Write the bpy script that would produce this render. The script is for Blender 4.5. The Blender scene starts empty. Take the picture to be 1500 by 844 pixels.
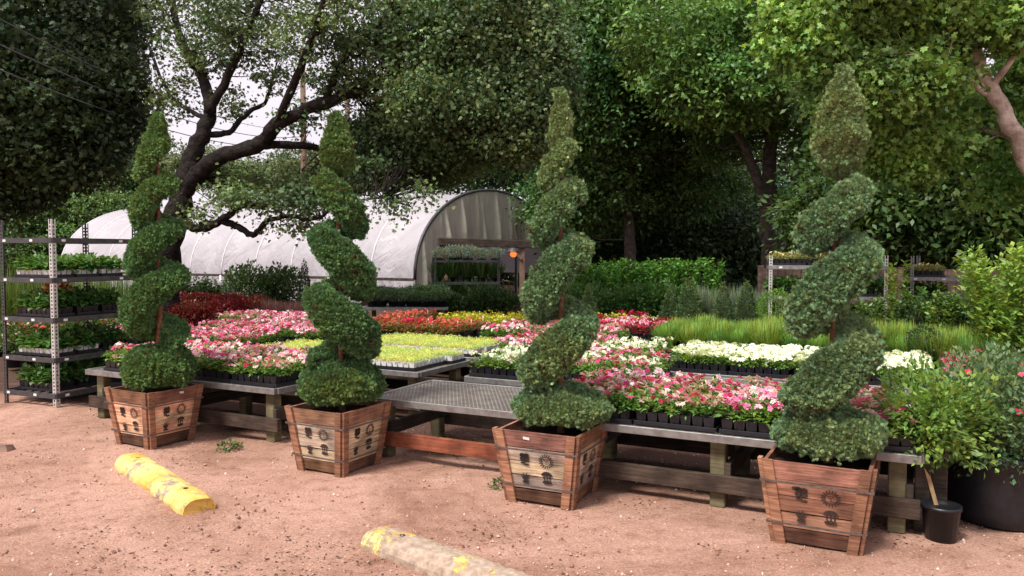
import bpy, math, random
import numpy as np
from mathutils import Vector, Matrix
R = math.radians
RNG = np.random.RandomState(7)
random.seed(7)
SC = bpy.context.scene
COL = SC.collection
PI = math.pi

# ------------------------------------------------------------------ camera, sky, sun, exposure
CAM_H, PITCH, FPX = 1.6, R(2.58), 1155.0
cam_d = bpy.data.cameras.new('camera'); cam = bpy.data.objects.new('camera', cam_d); COL.objects.link(cam)
cam.location = (0, 0, CAM_H); cam.rotation_euler = (R(90) - PITCH, 0, 0)
cam_d.sensor_width = 36; cam_d.lens = FPX * 36 / 1500; cam_d.clip_start = 0.05; cam_d.clip_end = 1500
SC.camera = cam
world = bpy.data.worlds.new('World'); SC.world = world; world.use_nodes = True
wn, wl = world.node_tree.nodes, world.node_tree.links
bg = wn['Background']; sky = wn.new('ShaderNodeTexSky'); sky.sky_type = 'NISHITA'; sky.sun_disc = False
SUN_EL, SUN_AZ = R(57), R(222)          # azimuth of the sun measured clockwise from +Y
sky.sun_elevation = SUN_EL; sky.sun_rotation = SUN_AZ
sky.dust_density = 4; sky.air_density = 1.2
mx = wn.new('ShaderNodeMix'); mx.data_type = 'RGBA'; mx.inputs[0].default_value = 0.92
tc = wn.new('ShaderNodeTexCoord'); cn = wn.new('ShaderNodeTexNoise'); cn.inputs['Scale'].default_value = 2.2; cn.inputs['Detail'].default_value = 4
cr = wn.new('ShaderNodeValToRGB')
cr.color_ramp.elements[0].color = (8.0, 7.3, 8.1, 1); cr.color_ramp.elements[1].color = (10.0, 9.3, 10.1, 1)
wl.new(tc.outputs['Generated'], cn.inputs['Vector']); wl.new(cn.outputs['Fac'], cr.inputs[0])
wl.new(sky.outputs[0], mx.inputs[6]); wl.new(cr.outputs[0], mx.inputs[7]); wl.new(mx.outputs[2], bg.inputs[0])
bg.inputs[1].default_value = 0.074
sd = bpy.data.lights.new('sun', 'SUN'); sd.energy = 3.3; sd.angle = R(13); sd.color = (1, .95, .88)
sun = bpy.data.objects.new('sun', sd); COL.objects.link(sun)
_d = Vector((math.sin(SUN_AZ) * math.cos(SUN_EL), math.cos(SUN_AZ) * math.cos(SUN_EL), math.sin(SUN_EL)))
sun.rotation_euler = _d.to_track_quat('Z', 'Y').to_euler()
SC.view_settings.view_transform = 'Standard'; SC.view_settings.look = 'None'
SC.view_settings.exposure = 0.68; SC.view_settings.gamma = 1; SC.view_settings.use_curve_mapping = False
SC.cycles.use_denoising = True
SC.cycles.max_bounces = 6; SC.cycles.diffuse_bounces = 3; SC.cycles.transmission_bounces = 4; SC.cycles.glossy_bounces = 2
SC.cycles.caustics_reflective = False; SC.cycles.caustics_refractive = False

# ------------------------------------------------------------------ measuring helpers (photo pixel -> place in the nursery)
def ray(u, v):
    a = (u - 750) / FPX; b = -(v - 422) / FPX
    return np.array([a, math.cos(PITCH) + b * math.sin(PITCH), -math.sin(PITCH) + b * math.cos(PITCH)])
def G(u, v, z=0.):
    r = ray(u, v); t = (z - CAM_H) / r[2]; return (r[0] * t, r[1] * t, z)
def D(u, v, Y):
    r = ray(u, v); t = Y / r[1]; return (r[0] * t, Y, CAM_H + r[2] * t)
ROW = R(-27); UX, UY = math.cos(ROW), math.sin(ROW)
def UV(u, v, z=0.): return (UX * u - UY * v, UY * u + UX * v, z)

# ------------------------------------------------------------------ tagging
def tag(o, label=None, cat=None, group=None, kind=None):
    if label: o['label'] = label
    if cat: o['category'] = cat
    if group: o['group'] = group
    if kind: o['kind'] = kind
    return o
def empty(name, loc=(0, 0, 0), rz=0., **k):
    o = bpy.data.objects.new(name, None); COL.objects.link(o); o.location = loc; o.rotation_euler = (0, 0, rz)
    o.empty_display_size = .1
    return tag(o, **k)
def copy_tree(o, parent=None):
    c = o.copy(); COL.objects.link(c); c.parent = parent
    for ch in list(o.children): copy_tree(ch, c)
    return c

# ------------------------------------------------------------------ mesh building
class MB:
    def __init__(s): s.v = []; s.f = []; s.c = []; s.sm = []; s.col = (1, 1, 1)
    def add(s, vs, fs, smooth=False):
        n = len(s.v); s.v += [tuple(p) for p in vs]; s.c += [s.col] * len(vs)
        s.f += [tuple(i + n for i in f) for f in fs]; s.sm += [smooth] * len(fs)
    def box(s, c, d, rz=0., M=None):
        x, y, z = d[0] / 2, d[1] / 2, d[2] / 2
        b = min(x, y, z) * .16; vs = []
        cs, sn = math.cos(rz), math.sin(rz)
        def put(px, py, pz):
            if M is not None:
                q = M @ Vector((px, py, pz)); px, py, pz = q
            vs.append((c[0] + px * cs - py * sn, c[1] + px * sn + py * cs, c[2] + pz))
        # chamfered box: 24 corners
        for sx in (-1, 1):
            for sy in (-1, 1):
                for sz in (-1, 1):
                    put(sx * x, sy * (y - b), sz * (z - b)); put(sx * (x - b), sy * y, sz * (z - b)); put(sx * (x - b), sy * (y - b), sz * z)
        def I(sx, sy, sz, k): return ((sx > 0) * 4 + (sy > 0) * 2 + (sz > 0)) * 3 + k
        fs = []
        for a in (-1, 1):
            fs.append([I(a, -1, -1, 0), I(a, 1, -1, 0), I(a, 1, 1, 0), I(a, -1, 1, 0)][::a])
            fs.append([I(-1, a, -1, 1), I(-1, a, 1, 1), I(1, a, 1, 1), I(1, a, -1, 1)][::a])
            fs.append([I(-1, -1, a, 2), I(1, -1, a, 2), I(1, 1, a, 2), I(-1, 1, a, 2)][::a])
            for e in (-1, 1):
                k = a * e
                fs.append([I(a, e, -1, 0), I(a, e, -1, 1), I(a, e, 1, 1), I(a, e, 1, 0)][::k])
                fs.append([I(a, -1, e, 0), I(a, 1, e, 0), I(a, 1, e, 2), I(a, -1, e, 2)][::k])
                fs.append([I(-1, a, e, 1), I(-1, a, e, 2), I(1, a, e, 2), I(1, a, e, 1)][::k])
                for g in (-1, 1):
                    fs.append([I(a, e, g, 0), I(a, e, g, 1), I(a, e, g, 2)][::a * e * g])
        s.add(vs, fs)
    def beam(s, a, b, w, h, up=(0, 0, 1)):
        a, b = Vector(a), Vector(b); d = b - a; L = d.length; x = d.normalized(); y = Vector(up).cross(x)
        if y.length < 1e-4: y = Vector((0, 1, 0)).cross(x)
        y.normalize(); z = x.cross(y)
        M = Matrix((x, y, z)).transposed(); s.box((a + b) / 2, (L, w, h), 0, M)
    def tube(s, pts, rs, n=8, cap=True):
        pts = [Vector(p) for p in pts]
        if not hasattr(rs, '__len__'): rs = [rs] * len(pts)
        vs = []; fs = []; prev = None
        for i, p in enumerate(pts):
            t = (pts[min(i + 1, len(pts) - 1)] - pts[max(i - 1, 0)]).normalized()
            if prev is None:
                a = t.cross(Vector((0, 0, 1)));
                if a.length < .1: a = t.cross(Vector((1, 0, 0)))
            else: a = prev - t * prev.dot(t)
            a.normalize(); prev = a; b = t.cross(a)
            for k in range(n):
                w = 2 * PI * k / n; vs.append(p + (a * math.cos(w) + b * math.sin(w)) * rs[i])
        for i in range(len(pts) - 1):
            for k in range(n):
                k2 = (k + 1) % n; fs.append((i * n + k, i * n + k2, (i + 1) * n + k2, (i + 1) * n + k))
        if cap: fs.append(tuple(range(n))[::-1]); fs.append(tuple((len(pts) - 1) * n + k for k in range(n)))
        s.add(vs, fs, True)
    def lathe(s, c, prof, n=24):
        vs = []; fs = []
        for r, z in prof:
            for k in range(n):
                w = 2 * PI * k / n; vs.append((c[0] + r * math.cos(w), c[1] + r * math.sin(w), c[2] + z))
        for i in range(len(prof) - 1):
            for k in range(n):
                k2 = (k + 1) % n; fs.append((i * n + k, i * n + k2, (i + 1) * n + k2, (i + 1) * n + k))
        s.add(vs, fs, True)
    def build(s, name, mat, parent=None):
        me = bpy.data.meshes.new(name); me.from_pydata(s.v, [], s.f); me.materials.append(mat)
        me.polygons.foreach_set('use_smooth', s.sm)
        ca = me.color_attributes.new('col', 'FLOAT_COLOR', 'POINT')
        a = np.ones((len(s.v), 4), np.float32); a[:, :3] = np.array(s.c, np.float32); ca.data.foreach_set('color', a.ravel())
        me.update()
        o = bpy.data.objects.new(name, me); COL.objects.link(o); o.parent = parent
        return o

def nz(p, scale, seed=0):                 # cheap smooth noise on an (n,3) array, about -1..1
    r = np.random.RandomState(seed + 100); out = np.zeros(len(p))
    for k in range(6):
        d = r.normal(size=3); d /= np.linalg.norm(d)
        out += np.sin((p @ d) * scale * (1 + .35 * k) * 2 * PI + r.uniform(0, 6.28))
    return out / 3.2
def unit(a): return a / np.maximum(np.linalg.norm(a, axis=1, keepdims=True), 1e-9)
# templates lie with the tip along +x, the width along y and the face looking along +z
LEAF = (np.array([[0, 0, 0], [.45, -.5, .06], [1, 0, -.06], [.45, .5, .06]]), [(0, 1, 2, 3)])
FOLD = (np.array([[0, 0, 0], [.35, -.48, .12], [.75, -.3, .08], [1, 0, -.08], [.75, .3, .08], [.35, .48, .12], [.5, 0, 0]]), [(0, 1, 2, 6), (6, 2, 3, 4), (0, 6, 4, 5)])
def fan(n, spread, w):
    v = []; f = []
    for k in range(n):
        a = spread * (k - (n - 1) / 2) / max(1, (n - 1) / 2) if n > 1 else 0
        L = 1 - .22 * abs(a) / max(spread, .01)
        for x, y, z in ((0, 0, 0), (.55, -w / 2, .05), (1, 0, -.05), (.55, w / 2, .05)):
            x *= L; v.append([x * math.cos(a) - y * math.sin(a), x * math.sin(a) + y * math.cos(a), z])
        f.append(tuple(range(4 * k, 4 * k + 4)))
    return np.array(v), f
MAPLE = fan(5, 1.75, .52)
TRI = fan(4, 1.1, .42)
SPRIG0 = fan(6, 1.05, .20)
SPRIG = (SPRIG0[0] + np.array([[0, 0, .28 * math.sin(3 * i)] for i in range(len(SPRIG0[0]))]), SPRIG0[1])
def _fl():
    v = []; f = []
    for k in range(5):
        a = 2 * PI * k / 5
        for r, w, z in ((0, 0, -.18), (.62, -.62, .05), (1, -.26, .0), (1, .26, .0), (.62, .62, .05)):
            v.append([r * math.cos(a) - w * r * math.sin(a) if False else r * math.cos(a + w * .95), r * math.sin(a + w * .95), z + .04 * k])
        f.append(tuple(range(5 * k, 5 * k + 5)))
    return np.array(v), f
FLOWER = _fl()
BLADE = (np.array([[0, -.5, 0], [0, .5, 0], [.5, .45, .03], [.5, -.45, .03], [.85, .25, -.02], [.85, -.25, -.02], [1, 0, -.09]]), [(0, 3, 2, 1), (3, 5, 4, 2), (5, 6, 4)])

def scatter(T, pos, tip, nor, L, W, col):
    """mesh arrays for one template per point: tip and normal directions, length L, width W, colour col (n,3)"""
    tv, tf = T; n = len(pos)
    x = unit(tip); y = unit(np.cross(nor, x)); z = np.cross(x, y)
    L = np.broadcast_to(np.asarray(L, float), (n,)); W = np.broadcast_to(np.asarray(W, float), (n,))
    v = pos[:, None, :] + tv[None, :, 0:1] * (x * L[:, None])[:, None, :] + tv[None, :, 1:2] * (y * W[:, None])[:, None, :] + tv[None, :, 2:3] * (z * L[:, None])[:, None, :]
    k = len(tv)
    return dict(v=v.reshape(-1, 3), k=k, n=n, tf=tf, c=np.repeat(col, k, axis=0))
def build_scatter(name, sets, mat, parent=None, extra=None):
    me = bpy.data.meshes.new(name)
    V = []; C = []; loops = []; starts = []; totals = []; base = 0; ls = 0
    if extra is not None:
        ev, ef, ec = extra; V.append(np.asarray(ev, float)); C.append(np.asarray(ec, float))
        for f in ef: loops.append(np.array(f)); 
        tot = np.array([len(f) for f in ef]); starts.append(ls + np.concatenate([[0], np.cumsum(tot)[:-1]])); totals.append(tot); ls += tot.sum(); base += len(ev)
    for s in sets:
        V.append(s['v']); C.append(s['c'])
        fl = np.concatenate([np.array(f) for f in s['tf']]); tl = np.array([len(f) for f in s['tf']])
        li = (base + np.arange(s['n'])[:, None] * s['k'] + fl[None, :]).ravel(); loops.append(li)
        tot = np.tile(tl, s['n']); starts.append(ls + np.concatenate([[0], np.cumsum(tot)[:-1]])); totals.append(tot)
        ls += tot.sum(); base += len(s['v'])
    V = np.concatenate(V); C = np.concatenate(C); loops = np.concatenate(loops).astype(np.int32)
    starts = np.concatenate(starts).astype(np.int32)
    me.vertices.add(len(V)); me.vertices.foreach_set('co', V.astype(np.float32).ravel())
    me.loops.add(len(loops)); me.loops.foreach_set('vertex_index', loops)
    me.polygons.add(len(starts)); me.polygons.foreach_set('loop_start', starts)
    ca = me.color_attributes.new('col', 'FLOAT_COLOR', 'POINT')
    a = np.ones((len(V), 4), np.float32); a[:, :3] = np.clip(C, 0, 1); ca.data.foreach_set('color', a.ravel())
    me.update(calc_edges=True); me.materials.append(mat)
    o = bpy.data.objects.new(name, me); COL.objects.link(o); o.parent = parent
    return o
def tint(n, base, var=.3, hue=.12, pos=None, sc=1.2, amp=.25, r=RNG):
    """leaf colours: brightness and yellow/blue variation, plus patches over space"""
    base = np.array(base); k = 1 + r.uniform(-var, var, n); h = r.uniform(-hue, hue, n)
    if pos is not None: k = k * (1 + amp * nz(pos, sc, 3)); h = h + .08 * nz(pos, sc * .6, 9)
    c = base[None, :] * k[:, None]; c[:, 0] *= 1 + 1.6 * h; c[:, 2] *= 1 - 1.2 * h
    return np.clip(c, .002, 1)

# ------------------------------------------------------------------ materials
def nodes(name):
    m = bpy.data.materials.new(name); m.use_nodes = True; n = m.node_tree.nodes; l = m.node_tree.links
    return m, n, l, n['Principled BSDF']
def N(n, t, **k):
    x = n.new('ShaderNode' + t)
    for a, b in k.items():
        if a.startswith('i_'):
            key = a[2:].replace('_', ' '); x.inputs[int(key) if key.isdigit() else key].default_value = b
        else: setattr(x, a, b)
    return x
def ramp(n, stops):
    r = n.new('ShaderNodeValToRGB'); e = r.color_ramp.elements
    while len(e) < len(stops): e.new(.5)
    for i, (p, c) in enumerate(stops): e[i].position = p; e[i].color = tuple(c) + (1,) if len(c) == 3 else c
    return r
def leaf_mat(name, trans=.28, rough=.5, spec=.35, gain=1.0):
    m, n, l, p = nodes(name)
    a = N(n, 'Attribute', attribute_name='col'); geo = N(n, 'NewGeometry')
    noi = N(n, 'TexNoise', i_Scale=60.0, i_Detail=2.0); l.new(geo.outputs['Position'], noi.inputs['Vector'])
    mr = N(n, 'MapRange', i_1=.3, i_2=.7, i_3=.8 * gain, i_4=1.15 * gain); l.new(noi.outputs['Fac'], mr.inputs[0])
    mul = N(n, 'VectorMath', operation='SCALE'); l.new(a.outputs['Color'], mul.inputs[0]); l.new(mr.outputs[0], mul.inputs['Scale'])
    l.new(mul.outputs[0], p.inputs['Base Color']); p.inputs['Roughness'].default_value = rough; p.inputs['Specular IOR Level'].default_value = spec
    t = N(n, 'BsdfTranslucent'); tm = N(n, 'VectorMath', operation='MULTIPLY'); tm.inputs[1].default_value = (1.3, 1.25, .6)
    l.new(mul.outputs[0], tm.inputs[0]); l.new(tm.outputs[0], t.inputs[0])
    mix = N(n, 'MixShader', i_0=trans); l.new(p.outputs[0], mix.inputs[1]); l.new(t.outputs[0], mix.inputs[2])
    l.new(mix.outputs[0], n['Material Output'].inputs[0])
    return m
def wood_mat(name, ca, cb, cc, rough=.75, grain=18, axis='col'):
    """planks: streaky grain, per-plank tone from the col attribute, knots and dirt"""
    m, n, l, p = nodes(name)
    t = N(n, 'TexCoord'); mp = N(n, 'Mapping'); mp.inputs['Scale'].default_value = (1.5, 1.5, 22)
    l.new(t.outputs['Object'], mp.inputs[0])
    g = N(n, 'TexNoise', i_Scale=3.0, i_Detail=6.0, i_Roughness=.7, i_Distortion=.6); l.new(mp.outputs[0], g.inputs['Vector'])
    r = ramp(n, [(.28, ca), (.5, cb), (.74, cc)]); l.new(g.outputs['Fac'], r.inputs[0])
    b = N(n, 'TexNoise', i_Scale=7.0, i_Detail=3.0); l.new(t.outputs['Object'], b.inputs['Vector'])
    mr = N(n, 'MapRange', i_1=.35, i_2=.65, i_3=.55, i_4=1.15); l.new(b.outputs['Fac'], mr.inputs[0])
    a = N(n, 'Attribute', attribute_name='col'); mu = N(n, 'Mix', data_type='RGBA', blend_type='MULTIPLY', i_0=1.0)
    l.new(r.outputs[0], mu.inputs[6]); l.new(a.outputs['Color'], mu.inputs[7])
    sc = N(n, 'VectorMath', operation='SCALE'); l.new(mu.outputs[2], sc.inputs[0]); l.new(mr.outputs[0], sc.inputs['Scale'])
    kn = N(n, 'TexVoronoi', i_Scale=5.5); mp2 = N(n, 'Mapping'); mp2.inputs['Scale'].default_value = (1, 1, 2.1); l.new(t.outputs['Object'], mp2.inputs[0]); l.new(mp2.outputs[0], kn.inputs['Vector'])
    kr = ramp(n, [(.05, (.16, .1, .08)), (.1, (1, 1, 1))]); l.new(kn.outputs['Distance'], kr.inputs[0])
    mk = N(n, 'Mix', data_type='RGBA', blend_type='MULTIPLY', i_0=.75); l.new(sc.outputs[0], mk.inputs[6]); l.new(kr.outputs[0], mk.inputs[7])
    l.new(mk.outputs[2], p.inputs['Base Color']); p.inputs['Roughness'].default_value = rough; p.inputs['Specular IOR Level'].default_value = .25
    bu = N(n, 'Bump', i_Strength=.35, i_Distance=.004); l.new(g.outputs['Fac'], bu.inputs['Height']); l.new(bu.outputs[0], p.inputs['Normal'])
    return m
def plain(name, ca, cb=None, rough=.6, metal=0., scale=12., bump=.1, spec=.4, dist=.004):
    m, n, l, p = nodes(name); cb = cb or tuple(x * .7 for x in ca)
    t = N(n, 'TexCoord'); g = N(n, 'TexNoise', i_Scale=scale, i_Detail=5.0, i_Roughness=.65); l.new(t.outputs['Object'], g.inputs['Vector'])
    r = ramp(n, [(.35, cb), (.65, ca)]); l.new(g.outputs['Fac'], r.inputs[0]); l.new(r.outputs[0], p.inputs['Base Color'])
    p.inputs['Roughness'].default_value = rough; p.inputs['Metallic'].default_value = metal; p.inputs['Specular IOR Level'].default_value = spec
    bu = N(n, 'Bump', i_Strength=bump, i_Distance=dist); l.new(g.outputs['Fac'], bu.inputs['Height']); l.new(bu.outputs[0], p.inputs['Normal'])
    return m
M = {}
M['leaf'] = leaf_mat('leaf', .3, .45, .4)
M['oak'] = leaf_mat('oak_leaf', .2, .5, .3)
M['juniper'] = leaf_mat('juniper_sprig', .18, .6, .25)
M['petal'] = leaf_mat('petal', .3, .6, .2)
M['crate'] = wood_mat('crate_wood', (.11, .048, .030), (.31, .155, .095), (.52, .33, .22))
M['redwood'] = wood_mat('red_stained_rail', (.13, .04, .022), (.24, .08, .045), (.33, .13, .075))
M['post'] = wood_mat('treated_post', (.10, .085, .045), (.19, .165, .09), (.28, .25, .15))
M['darkwood'] = wood_mat('dark_wet_board', (.03, .022, .018), (.06, .045, .035), (.12, .09, .07))
M['stencil'] = plain('stencil_paint', (.018, .013, .012), (.03, .02, .016), .8, 0, 90)
M['stencil_faded'] = plain('faded_stencil_paint', (.06, .032, .022), (.025, .015, .012), .85, 0, 70)
M['band'] = plain('steel_strap', (.20, .19, .19), (.12, .09, .08), .5, .5, 30)
M['galv'] = plain('galvanised_steel', (.33, .33, .32), (.20, .19, .18), .45, .6, 16)
M['galvpale'] = plain('pale_galvanised_post', (.62, .61, .60), (.42, .40, .38), .5, .35, 14)
M['grid'] = plain('expanded_metal', (.36, .34, .31), (.24, .21, .18), .6, .4, 9)
M['steel_dark'] = plain('dark_steel', (.085, .085, .09), (.05, .05, .05), .5, .4, 14)
M['blackplastic'] = plain('black_plastic', (.012, .013, .018), (.006, .006, .009), .42, 0, 25, .05, .5)
M['whiteplastic'] = plain('white_plastic', (.78, .78, .77), (.6, .6, .58), .5, 0, 25, .05)
M['label'] = plain('paper_label', (.75, .75, .73), (.6, .6, .58), .6, 0, 60, .02)
M['terracotta'] = plain('red_plastic_pot', (.35, .06, .04), (.2, .03, .025), .5, 0, 25, .05)
M['soil'] = plain('potting_soil', (.05, .032, .022), (.02, .013, .01), .95, 0, 60, .8, .1, .02)
M['bark'] = plain('dark_oak_bark', (.035, .029, .026), (.010, .008, .008), .9, 0, 9, 1., .1, .09)
M['palebark'] = plain('pale_peeling_bark', (.72, .60, .52), (.30, .21, .16), .85, 0, 6, .8, .2, .05)
M['greybark'] = plain('grey_bark', (.13, .115, .10), (.05, .042, .036), .9, 0, 8, .9, .15, .04)
M['cedar'] = plain('juniper_stem', (.24, .12, .075), (.12, .05, .03), .9, 0, 40, .6, .15)
M['pole'] = plain('weathered_pole', (.20, .13, .09), (.11, .07, .05), .9, 0, 6, .4)
M['wire'] = plain('wire', (.09, .09, .1), (.06, .06, .065), .5)
M['tarp'] = plain('grey_sheet', (.33, .33, .33), (.24, .24, .24), .6, 0, 3, .3)
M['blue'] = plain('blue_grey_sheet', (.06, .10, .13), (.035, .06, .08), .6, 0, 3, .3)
M['stake'] = plain('bamboo_stake', (.45, .30, .16), (.3, .18, .09), .7, 0, 20, .2)

# ================================================================== GROUND
def ground():
    xs = np.concatenate([[-400, -150, -60, -30, -18], np.arange(-12, 12.01, .1), [18, 30, 60, 150, 400]])
    ys = np.concatenate([[-200, -40, -10, -2], np.arange(1.5, 14.01, .1), [18, 25, 40, 70, 150, 500]])
    X, Y = np.meshgrid(xs, ys); p = np.stack([X.ravel(), Y.ravel(), np.zeros(X.size)], 1)
    near = (np.abs(p[:, 0]) < 11.9) & (p[:, 1] > 1.4) & (p[:, 1] < 13.9)
    p[:, 2] = np.where(near, .007 * nz(p, .35, 1) + .004 * nz(p, 1.6, 2), 0)
    nx = len(xs); f = [(j * nx + i, j * nx + i + 1, (j + 1) * nx + i + 1, (j + 1) * nx + i) for j in range(len(ys) - 1) for i in range(nx - 1)]
    m, n, l, b = nodes('granite_gravel')
    t = N(n, 'TexCoord'); P_ = t.outputs['Object']
    def noise(s, d=5., r=.6, dist=0.):
        x = N(n, 'TexNoise', i_Scale=s, i_Detail=d, i_Roughness=r, i_Distortion=dist); l.new(P_, x.inputs['Vector']); return x.outputs['Fac']
    fine = noise(70., 6., .75); mid = noise(9., 5., .65); big = noise(.62, 7., .66, .9)
    r1 = ramp(n, [(.28, (.20, .10, .06)), (.42, (.45, .262, .190)), (.56, (.56, .352, .272)), (.72, (.78, .58, .50))]); l.new(fine, r1.inputs[0])
    r2 = ramp(n, [(.3, (.66, .60, .56)), (.45, (.97, .95, .94)), (.72, (1.1, 1.1, 1.1))]); l.new(mid, r2.inputs[0])
    r3 = ramp(n, [(.36, (.60, .52, .47)), (.48, (.88, .84, .81)), (.58, (1.05, 1.03, 1.04))]); l.new(big, r3.inputs[0])
    a = N(n, 'Mix', data_type='RGBA', blend_type='MULTIPLY', i_0=1.); l.new(r1.outputs[0], a.inputs[6]); l.new(r2.outputs[0], a.inputs[7])
    c = N(n, 'Mix', data_type='RGBA', blend_type='MULTIPLY', i_0=1.); l.new(a.outputs[2], c.inputs[6]); l.new(r3.outputs[0], c.inputs[7])
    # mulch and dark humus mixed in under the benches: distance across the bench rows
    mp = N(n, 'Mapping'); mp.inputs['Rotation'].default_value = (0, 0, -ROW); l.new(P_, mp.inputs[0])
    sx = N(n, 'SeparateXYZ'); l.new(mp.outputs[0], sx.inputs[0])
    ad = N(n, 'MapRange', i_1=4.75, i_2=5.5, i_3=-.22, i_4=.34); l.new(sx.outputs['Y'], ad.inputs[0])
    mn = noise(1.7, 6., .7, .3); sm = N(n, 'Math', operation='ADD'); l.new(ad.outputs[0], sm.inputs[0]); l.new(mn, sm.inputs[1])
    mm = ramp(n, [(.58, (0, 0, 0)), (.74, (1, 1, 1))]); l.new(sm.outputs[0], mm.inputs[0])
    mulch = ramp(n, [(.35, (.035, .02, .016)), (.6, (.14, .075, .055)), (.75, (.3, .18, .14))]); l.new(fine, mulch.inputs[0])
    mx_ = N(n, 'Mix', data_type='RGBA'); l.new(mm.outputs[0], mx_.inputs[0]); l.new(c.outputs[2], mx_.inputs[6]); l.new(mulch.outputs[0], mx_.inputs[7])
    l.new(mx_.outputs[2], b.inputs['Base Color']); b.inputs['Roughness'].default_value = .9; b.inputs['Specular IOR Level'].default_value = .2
    hs = N(n, 'Math', operation='ADD'); l.new(fine, hs.inputs[0]); l.new(mid, hs.inputs[1])
    bu = N(n, 'Bump', i_Strength=.9, i_Distance=.02); l.new(hs.outputs[0], bu.inputs['Height']); l.new(bu.outputs[0], b.inputs['Normal'])
    me = bpy.data.meshes.new('ground'); me.from_pydata(p.tolist(), [], f); me.materials.append(m)
    me.polygons.foreach_set('use_smooth', [True] * len(f))
    o = bpy.data.objects.new('ground', me); COL.objects.link(o); tag(o, 'reddish tan crushed granite ground of the nursery yard', None, None, 'structure')
ground()
OCT = (np.array([[1, 0, 0], [-.8, .1, 0], [.1, .9, 0], [-.1, -1, 0], [0, .1, .8], [0, 0, -.6]]), [(0, 2, 4), (2, 1, 4), (1, 3, 4), (3, 0, 4), (2, 0, 5), (1, 2, 5), (3, 1, 5), (0, 3, 5)])
def litter():
    r = np.random.RandomState(3)
    def gpos(n, px, py):
        u = r.uniform(px[0], px[1], n); y = 1.6 * FPX / r.uniform(py[0], py[1], n); return np.stack([(u - 750) / FPX * y, y, np.zeros(n)], 1)
    sets = []
    n = 10000; p = gpos(n, (-60, 1560), (190, 520)); p[:, 2] = .001
    s = r.exponential(.0032, n) + .0016; s = np.minimum(s, .016)
    pal = np.array([[.55, .36, .28], [.33, .17, .12], [.2, .11, .08], [.66, .55, .48], [.45, .25, .18]]); c = pal[r.choice(5, n, p=[.36, .28, .18, .08, .10])] * r.uniform(.75, 1.2, (n, 1))
    a = r.uniform(0, 6.28, n); t = np.stack([np.cos(a), np.sin(a), 0 * a], 1); up = np.tile([0, 0, 1.], (n, 1)) + r.normal(0, .2, (n, 3))
    sets.append(scatter(OCT, p, t, up, s, s * r.uniform(.6, 1, n), c))
    g = build_scatter('gravel', sets, plain_col('pebble', .85)); tag(g, 'loose pebbles and grit scattered over the tan yard', None, None, 'stuff')
    # bark chips and dead leaves, thicker in drifts
    n = 10000; p = gpos(n, (-60, 1560), (195, 500)); w = nz(p, .5, 21) + .5 * nz(p, 1.7, 22); vv = -UY * p[:, 0] + UX * p[:, 1]
    keep = (1.5 * w + .8 * (vv > 4.7) + r.uniform(-.35, .35, n)) > .78; p = p[keep]; n = len(p); p[:, 2] = .005
    a = r.uniform(0, 6.28, n); t = np.stack([np.cos(a), np.sin(a), r.uniform(-.2, .4, n)], 1); up = np.tile([0, 0, 1.], (n, 1)) + r.normal(0, .35, (n, 3))
    pal = np.array([[.06, .03, .02], [.14, .07, .045], [.25, .14, .09], [.4, .3, .2]]); c = pal[r.choice(4, n, p=[.45, .3, .18, .07])] * r.uniform(.7, 1.3, (n, 1))
    L = r.uniform(.01, .032, n)
    g = build_scatter('leaf_litter', [scatter(LEAF, p, t, up, L, L * r.uniform(.2, .6, n), c)], plain_col('dead_leaf', .9)); tag(g, 'dark bark chips and dead leaves lying on the yard', None, None, 'stuff')
def plain_col(name, rough=.8):
    m, n, l, p = nodes(name); a = N(n, 'Attribute', attribute_name='col'); l.new(a.outputs['Color'], p.inputs['Base Color']); p.inputs['Roughness'].default_value = rough; p.inputs['Specular IOR Level'].default_value = .25
    return m
litter()
M['col'] = plain_col('painted_by_piece', .8)

# ================================================================== POLYTUNNEL
def film(name, col, trans, rough=.35, gain=1.):
    m, n, l, p = nodes(name); t = N(n, 'TexCoord'); g = N(n, 'TexNoise', i_Scale=1.4, i_Detail=5.); l.new(t.outputs['Object'], g.inputs['Vector'])
    r = ramp(n, [(.3, tuple(c * .86 for c in col)), (.65, col)]); l.new(g.outputs['Fac'], r.inputs[0]); l.new(r.outputs[0], p.inputs['Base Color'])
    p.inputs['Roughness'].default_value = rough; p.inputs['Specular IOR Level'].default_value = .5
    tr = N(n, 'BsdfTranslucent'); l.new(r.outputs[0], tr.inputs[0]); mix = N(n, 'MixShader', i_0=trans); l.new(p.outputs[0], mix.inputs[1]); l.new(tr.outputs[0], mix.inputs[2])
    w2 = N(n, 'TexNoise', i_Scale=.9, i_Detail=6., i_Roughness=.6, i_Distortion=1.6); mp_ = N(n, 'Mapping'); mp_.inputs['Scale'].default_value = (1, 3.2, .8); l.new(t.outputs['Object'], mp_.inputs[0]); l.new(mp_.outputs[0], w2.inputs['Vector'])
    bu = N(n, 'Bump', i_Strength=.6, i_Distance=.16); l.new(w2.outputs['Fac'], bu.inputs['Height']); l.new(bu.outputs[0], p.inputs['Normal'])
    l.new(mix.outputs[0], n['Material Output'].inputs[0]); return m
M['rib'] = plain('white_rib', (.80, .78, .80), (.66, .64, .66), .5)
M['film'] = film('white_polythene', (.56, .53, .565), .22)
M['film_end'] = film('cloudy_polythene', (.64, .65, .55), .62)
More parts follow.
